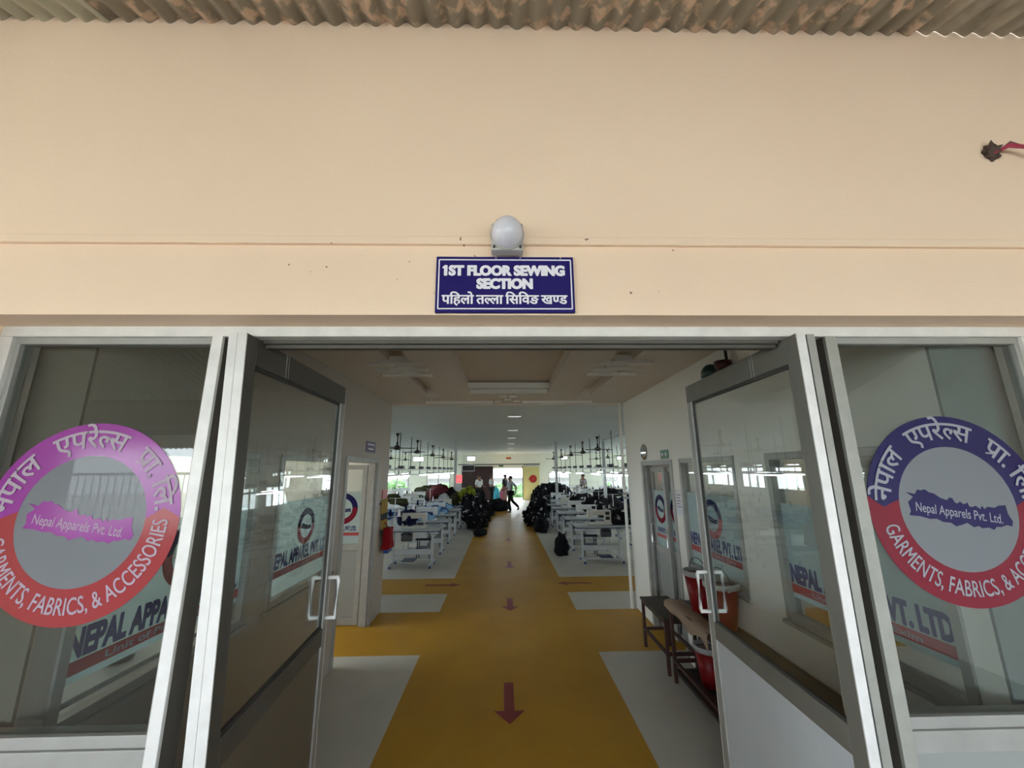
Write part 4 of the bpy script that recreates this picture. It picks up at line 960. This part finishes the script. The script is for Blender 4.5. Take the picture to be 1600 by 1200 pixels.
for i, (x, y, h, rad) in enumerate(((.5, 33, -.3, 1.4), (-5.2, 38, -.9, 1.9), (-10.4, 36, -.6, 1.9), (3.9, 37, -.6, 1.7), (8.4, 36, -.5, 1.8), (-13.5, 20, .0, 2.0), (-13, 13, .2, 2.0))):
    tree(('leafy tree straight behind the back doorway', 'leafy tree behind the second back window from the left', 'leafy tree behind the leftmost back window', 'leafy tree behind the back window right of the yellow door', 'leafy tree behind the rightmost back window', 'leafy tree outside the left side of the hall, far end', 'leafy tree outside the left side of the hall, near end')[i], x, y, h, rad, 50+i)

# ------------------------------------------------------------------ people
def chain_mesh(name, verts, edges, radii, m, parent, root=0, sub=1):
    me = bpy.data.meshes.new(name); me.from_pydata(verts, edges, []); o = bpy.data.objects.new(name, me); COL.objects.link(o)
    md = o.modifiers.new('skin', 'SKIN'); sl = me.skin_vertices[0] if me.skin_vertices else None
    if sl is None:
        bm = bmesh.new(); bm.from_mesh(me); bm.verts.layers.skin.verify(); bm.to_mesh(me); bm.free(); sl = me.skin_vertices[0]
    for i, rr in enumerate(radii): sl.data[i].radius = rr if isinstance(rr, tuple) else (rr, rr); sl.data[i].use_root = (i == root)
    md.use_smooth_shade = True; sb = o.modifiers.new('smooth', 'SUBSURF'); sb.levels = sub; sb.render_levels = sub
    dg = bpy.context.evaluated_depsgraph_get(); dg.update(); ev = bpy.data.meshes.new_from_object(o.evaluated_get(dg))
    o.modifiers.clear(); old = o.data; o.data = ev; bpy.data.meshes.remove(old); ev.materials.clear(); ev.materials.append(m)
    for p in ev.polygons: p.use_smooth = True
    o.parent = parent
    return o
def person(label, loc, rz, shirt, trousers, pose):
    """standing or walking figure 1.65 m tall, facing -y before rotation; pose gives joint offsets."""
    r = thing('person', label, 'person', (0, 0, 0))
    P = {'pelvis': (0, 0, .90), 'spine': (0, 0, 1.08), 'chest': (0, .01, 1.26), 'neck': (0, .01, 1.40), 'head': (0, -.01, 1.50), 'crown': (0, 0, 1.60)}
    for s, k in ((1, 'l'), (-1, 'r')):
        P.update({'sh'+k: (s*.17, .01, 1.34), 'el'+k: (s*.22, .03, 1.08), 'wr'+k: (s*.23, -.03, .86), 'ha'+k: (s*.23, -.05, .77), 'hip'+k: (s*.085, 0, .87), 'kn'+k: (s*.09, -.01, .48), 'an'+k: (s*.09, .02, .08), 'to'+k: (s*.10, -.12, .035)})
    P.update(pose)
    names = ['pelvis', 'spine', 'chest', 'neck', 'head', 'crown', 'shl', 'ell', 'wrl', 'hal', 'shr', 'elr', 'wrr', 'har', 'hipl', 'knl', 'anl', 'tol', 'hipr', 'knr', 'anr', 'tor']
    rad = [(.13, .10), (.115, .09), (.14, .10), .052, (.078, .092), (.05, .06), .055, .040, .028, (.036, .018), .055, .040, .028, (.036, .018), .085, .055, .036, (.038, .028), .085, .055, .036, (.038, .028)]
    I = {q: i for i, q in enumerate(names)}
    E = [('pelvis', 'spine'), ('spine', 'chest'), ('chest', 'neck'), ('neck', 'head'), ('head', 'crown')]
    for k in 'lr': E += [('chest', 'sh'+k), ('sh'+k, 'el'+k), ('el'+k, 'wr'+k), ('wr'+k, 'ha'+k), ('pelvis', 'hip'+k), ('hip'+k, 'kn'+k), ('kn'+k, 'an'+k), ('an'+k, 'to'+k)]
    V = [P[q] for q in names]; EE = [(I[a], I[b]) for a, b in E]
    # five short fingers on each hand, nose and ears in the same surface
    for k, s in (('l', 1), ('r', -1)):
        h = Vector(P['ha'+k]); wv = (h-Vector(P['wr'+k])).normalized()
        for j in range(5):
            sp = Vector((0, -.028+.014*j, 0)) if j < 4 else Vector((-s*.012, -.042, .03)); b = len(V)
            V.append(tuple(h+sp+wv*.01)); V.append(tuple(h+sp*1.15+wv*((.055, .07, .066, .05, .03)[j]))); rad += [.008, .006]; EE += [(I['ha'+k], b), (b, b+1)]
    hd = Vector(P['head']); b = len(V); V.append(tuple(hd+Vector((0, -.105, .0)))); rad.append(.013); EE.append((I['head'], b))
    for s in (1, -1): b = len(V); V.append(tuple(hd+Vector((s*.085, .01, .0)))); rad.append(.012); EE.append((I['head'], b))
    chain_mesh('body', V, EE, rad, M['skin'], r)
    def sub(nm, keys, edges, rads, m): 
        ii = {q: i for i, q in enumerate(keys)}
        chain_mesh(nm, [P[q] if isinstance(q, str) else q for q in keys], [(ii[a], ii[b_]) for a, b_ in edges], rads, m, r)
    sub('shirt', ['pelvis', 'spine', 'chest', 'shl', 'ell', 'shr', 'elr'], [('pelvis', 'spine'), ('spine', 'chest'), ('chest', 'shl'), ('shl', 'ell'), ('chest', 'shr'), ('shr', 'elr')],
        [(.155, .125), (.145, .118), (.165, .125), .075, .060, .075, .060], shirt)
    sub('trousers', ['pelvis', 'hipl', 'knl', 'anl', 'hipr', 'knr', 'anr'], [('pelvis', 'hipl'), ('hipl', 'knl'), ('knl', 'anl'), ('pelvis', 'hipr'), ('hipr', 'knr'), ('knr', 'anr')],
        [(.14, .115), .105, .078, .058, .105, .078, .058], trousers)
    for k in 'lr':
        a, t_ = Vector(P['an'+k]), Vector(P['to'+k]); chain_mesh('shoe', [tuple(a+Vector((0, .03, -.025))), tuple((a+t_)/2+Vector((0, 0, -.012))), tuple(t_)], [(0, 1), (1, 2)], [(.045, .04), (.047, .035), (.042, .03)], M['black'], r)
    blob(MB(), tuple(hd+Vector((0, .025, .055))), .092, .098, .085, 3, .06, 3).build('hair', M['hair'], r, smooth=True)
    r.location = loc; r.rotation_euler = (0, 0, rz)
    return r
WALK = {'knl': (.09, -.10, .47), 'anl': (.09, -.02, .07), 'tol': (.10, -.16, .035), 'knr': (-.09, .12, .50), 'anr': (-.09, .42, .22), 'tor': (-.10, .36, .08), 'ell': (.26, .22, 1.12), 'wrl': (.24, .16, .88), 'hal': (.23, .12, .80), 'elr': (-.20, -.08, 1.08), 'wrr': (-.16, -.26, 1.00), 'har': (-.14, -.34, .98)}
person('person in a pale grey shirt and dark trousers striding to the left down the lane', (.33, 18.6, 0), ang(-75), M['shirt_grey'], M['trouser'], WALK)
person('person in a black top and dusty pink trousers behind the striding person', (.12, 23.2, 0), ang(60), M['shirt_dark'], M['skirt'], {'ell': (.24, .10, 1.1), 'wrl': (.22, -.10, 1.02), 'hal': (.2, -.18, 1.02)})
person('person in a mauve grey shirt standing among the right-hand tables', (4.35, 21.9, 0), ang(-60), M['shirt_mauve'], M['trouser'], {'wrl': (.18, -.26, 1.02), 'hal': (.15, -.34, 1.01), 'wrr': (-.18, -.26, 1.02), 'har': (-.15, -.34, 1.01)})
person('person in a white shirt before the maroon sheet, farther from the doorway', (-1.32, 22.4, 0), ang(40), M['shirt_white'], M['trouser'], {'wrl': (.18, -.24, 1.0), 'hal': (.15, -.32, .99)})
person('person in a white shirt before the maroon sheet, next to the doorway', (-.66, 23.2, 0), ang(70), M['shirt_white'], M['trouser'], {'wrr': (-.18, -.24, 1.0), 'har': (-.15, -.32, .99)})
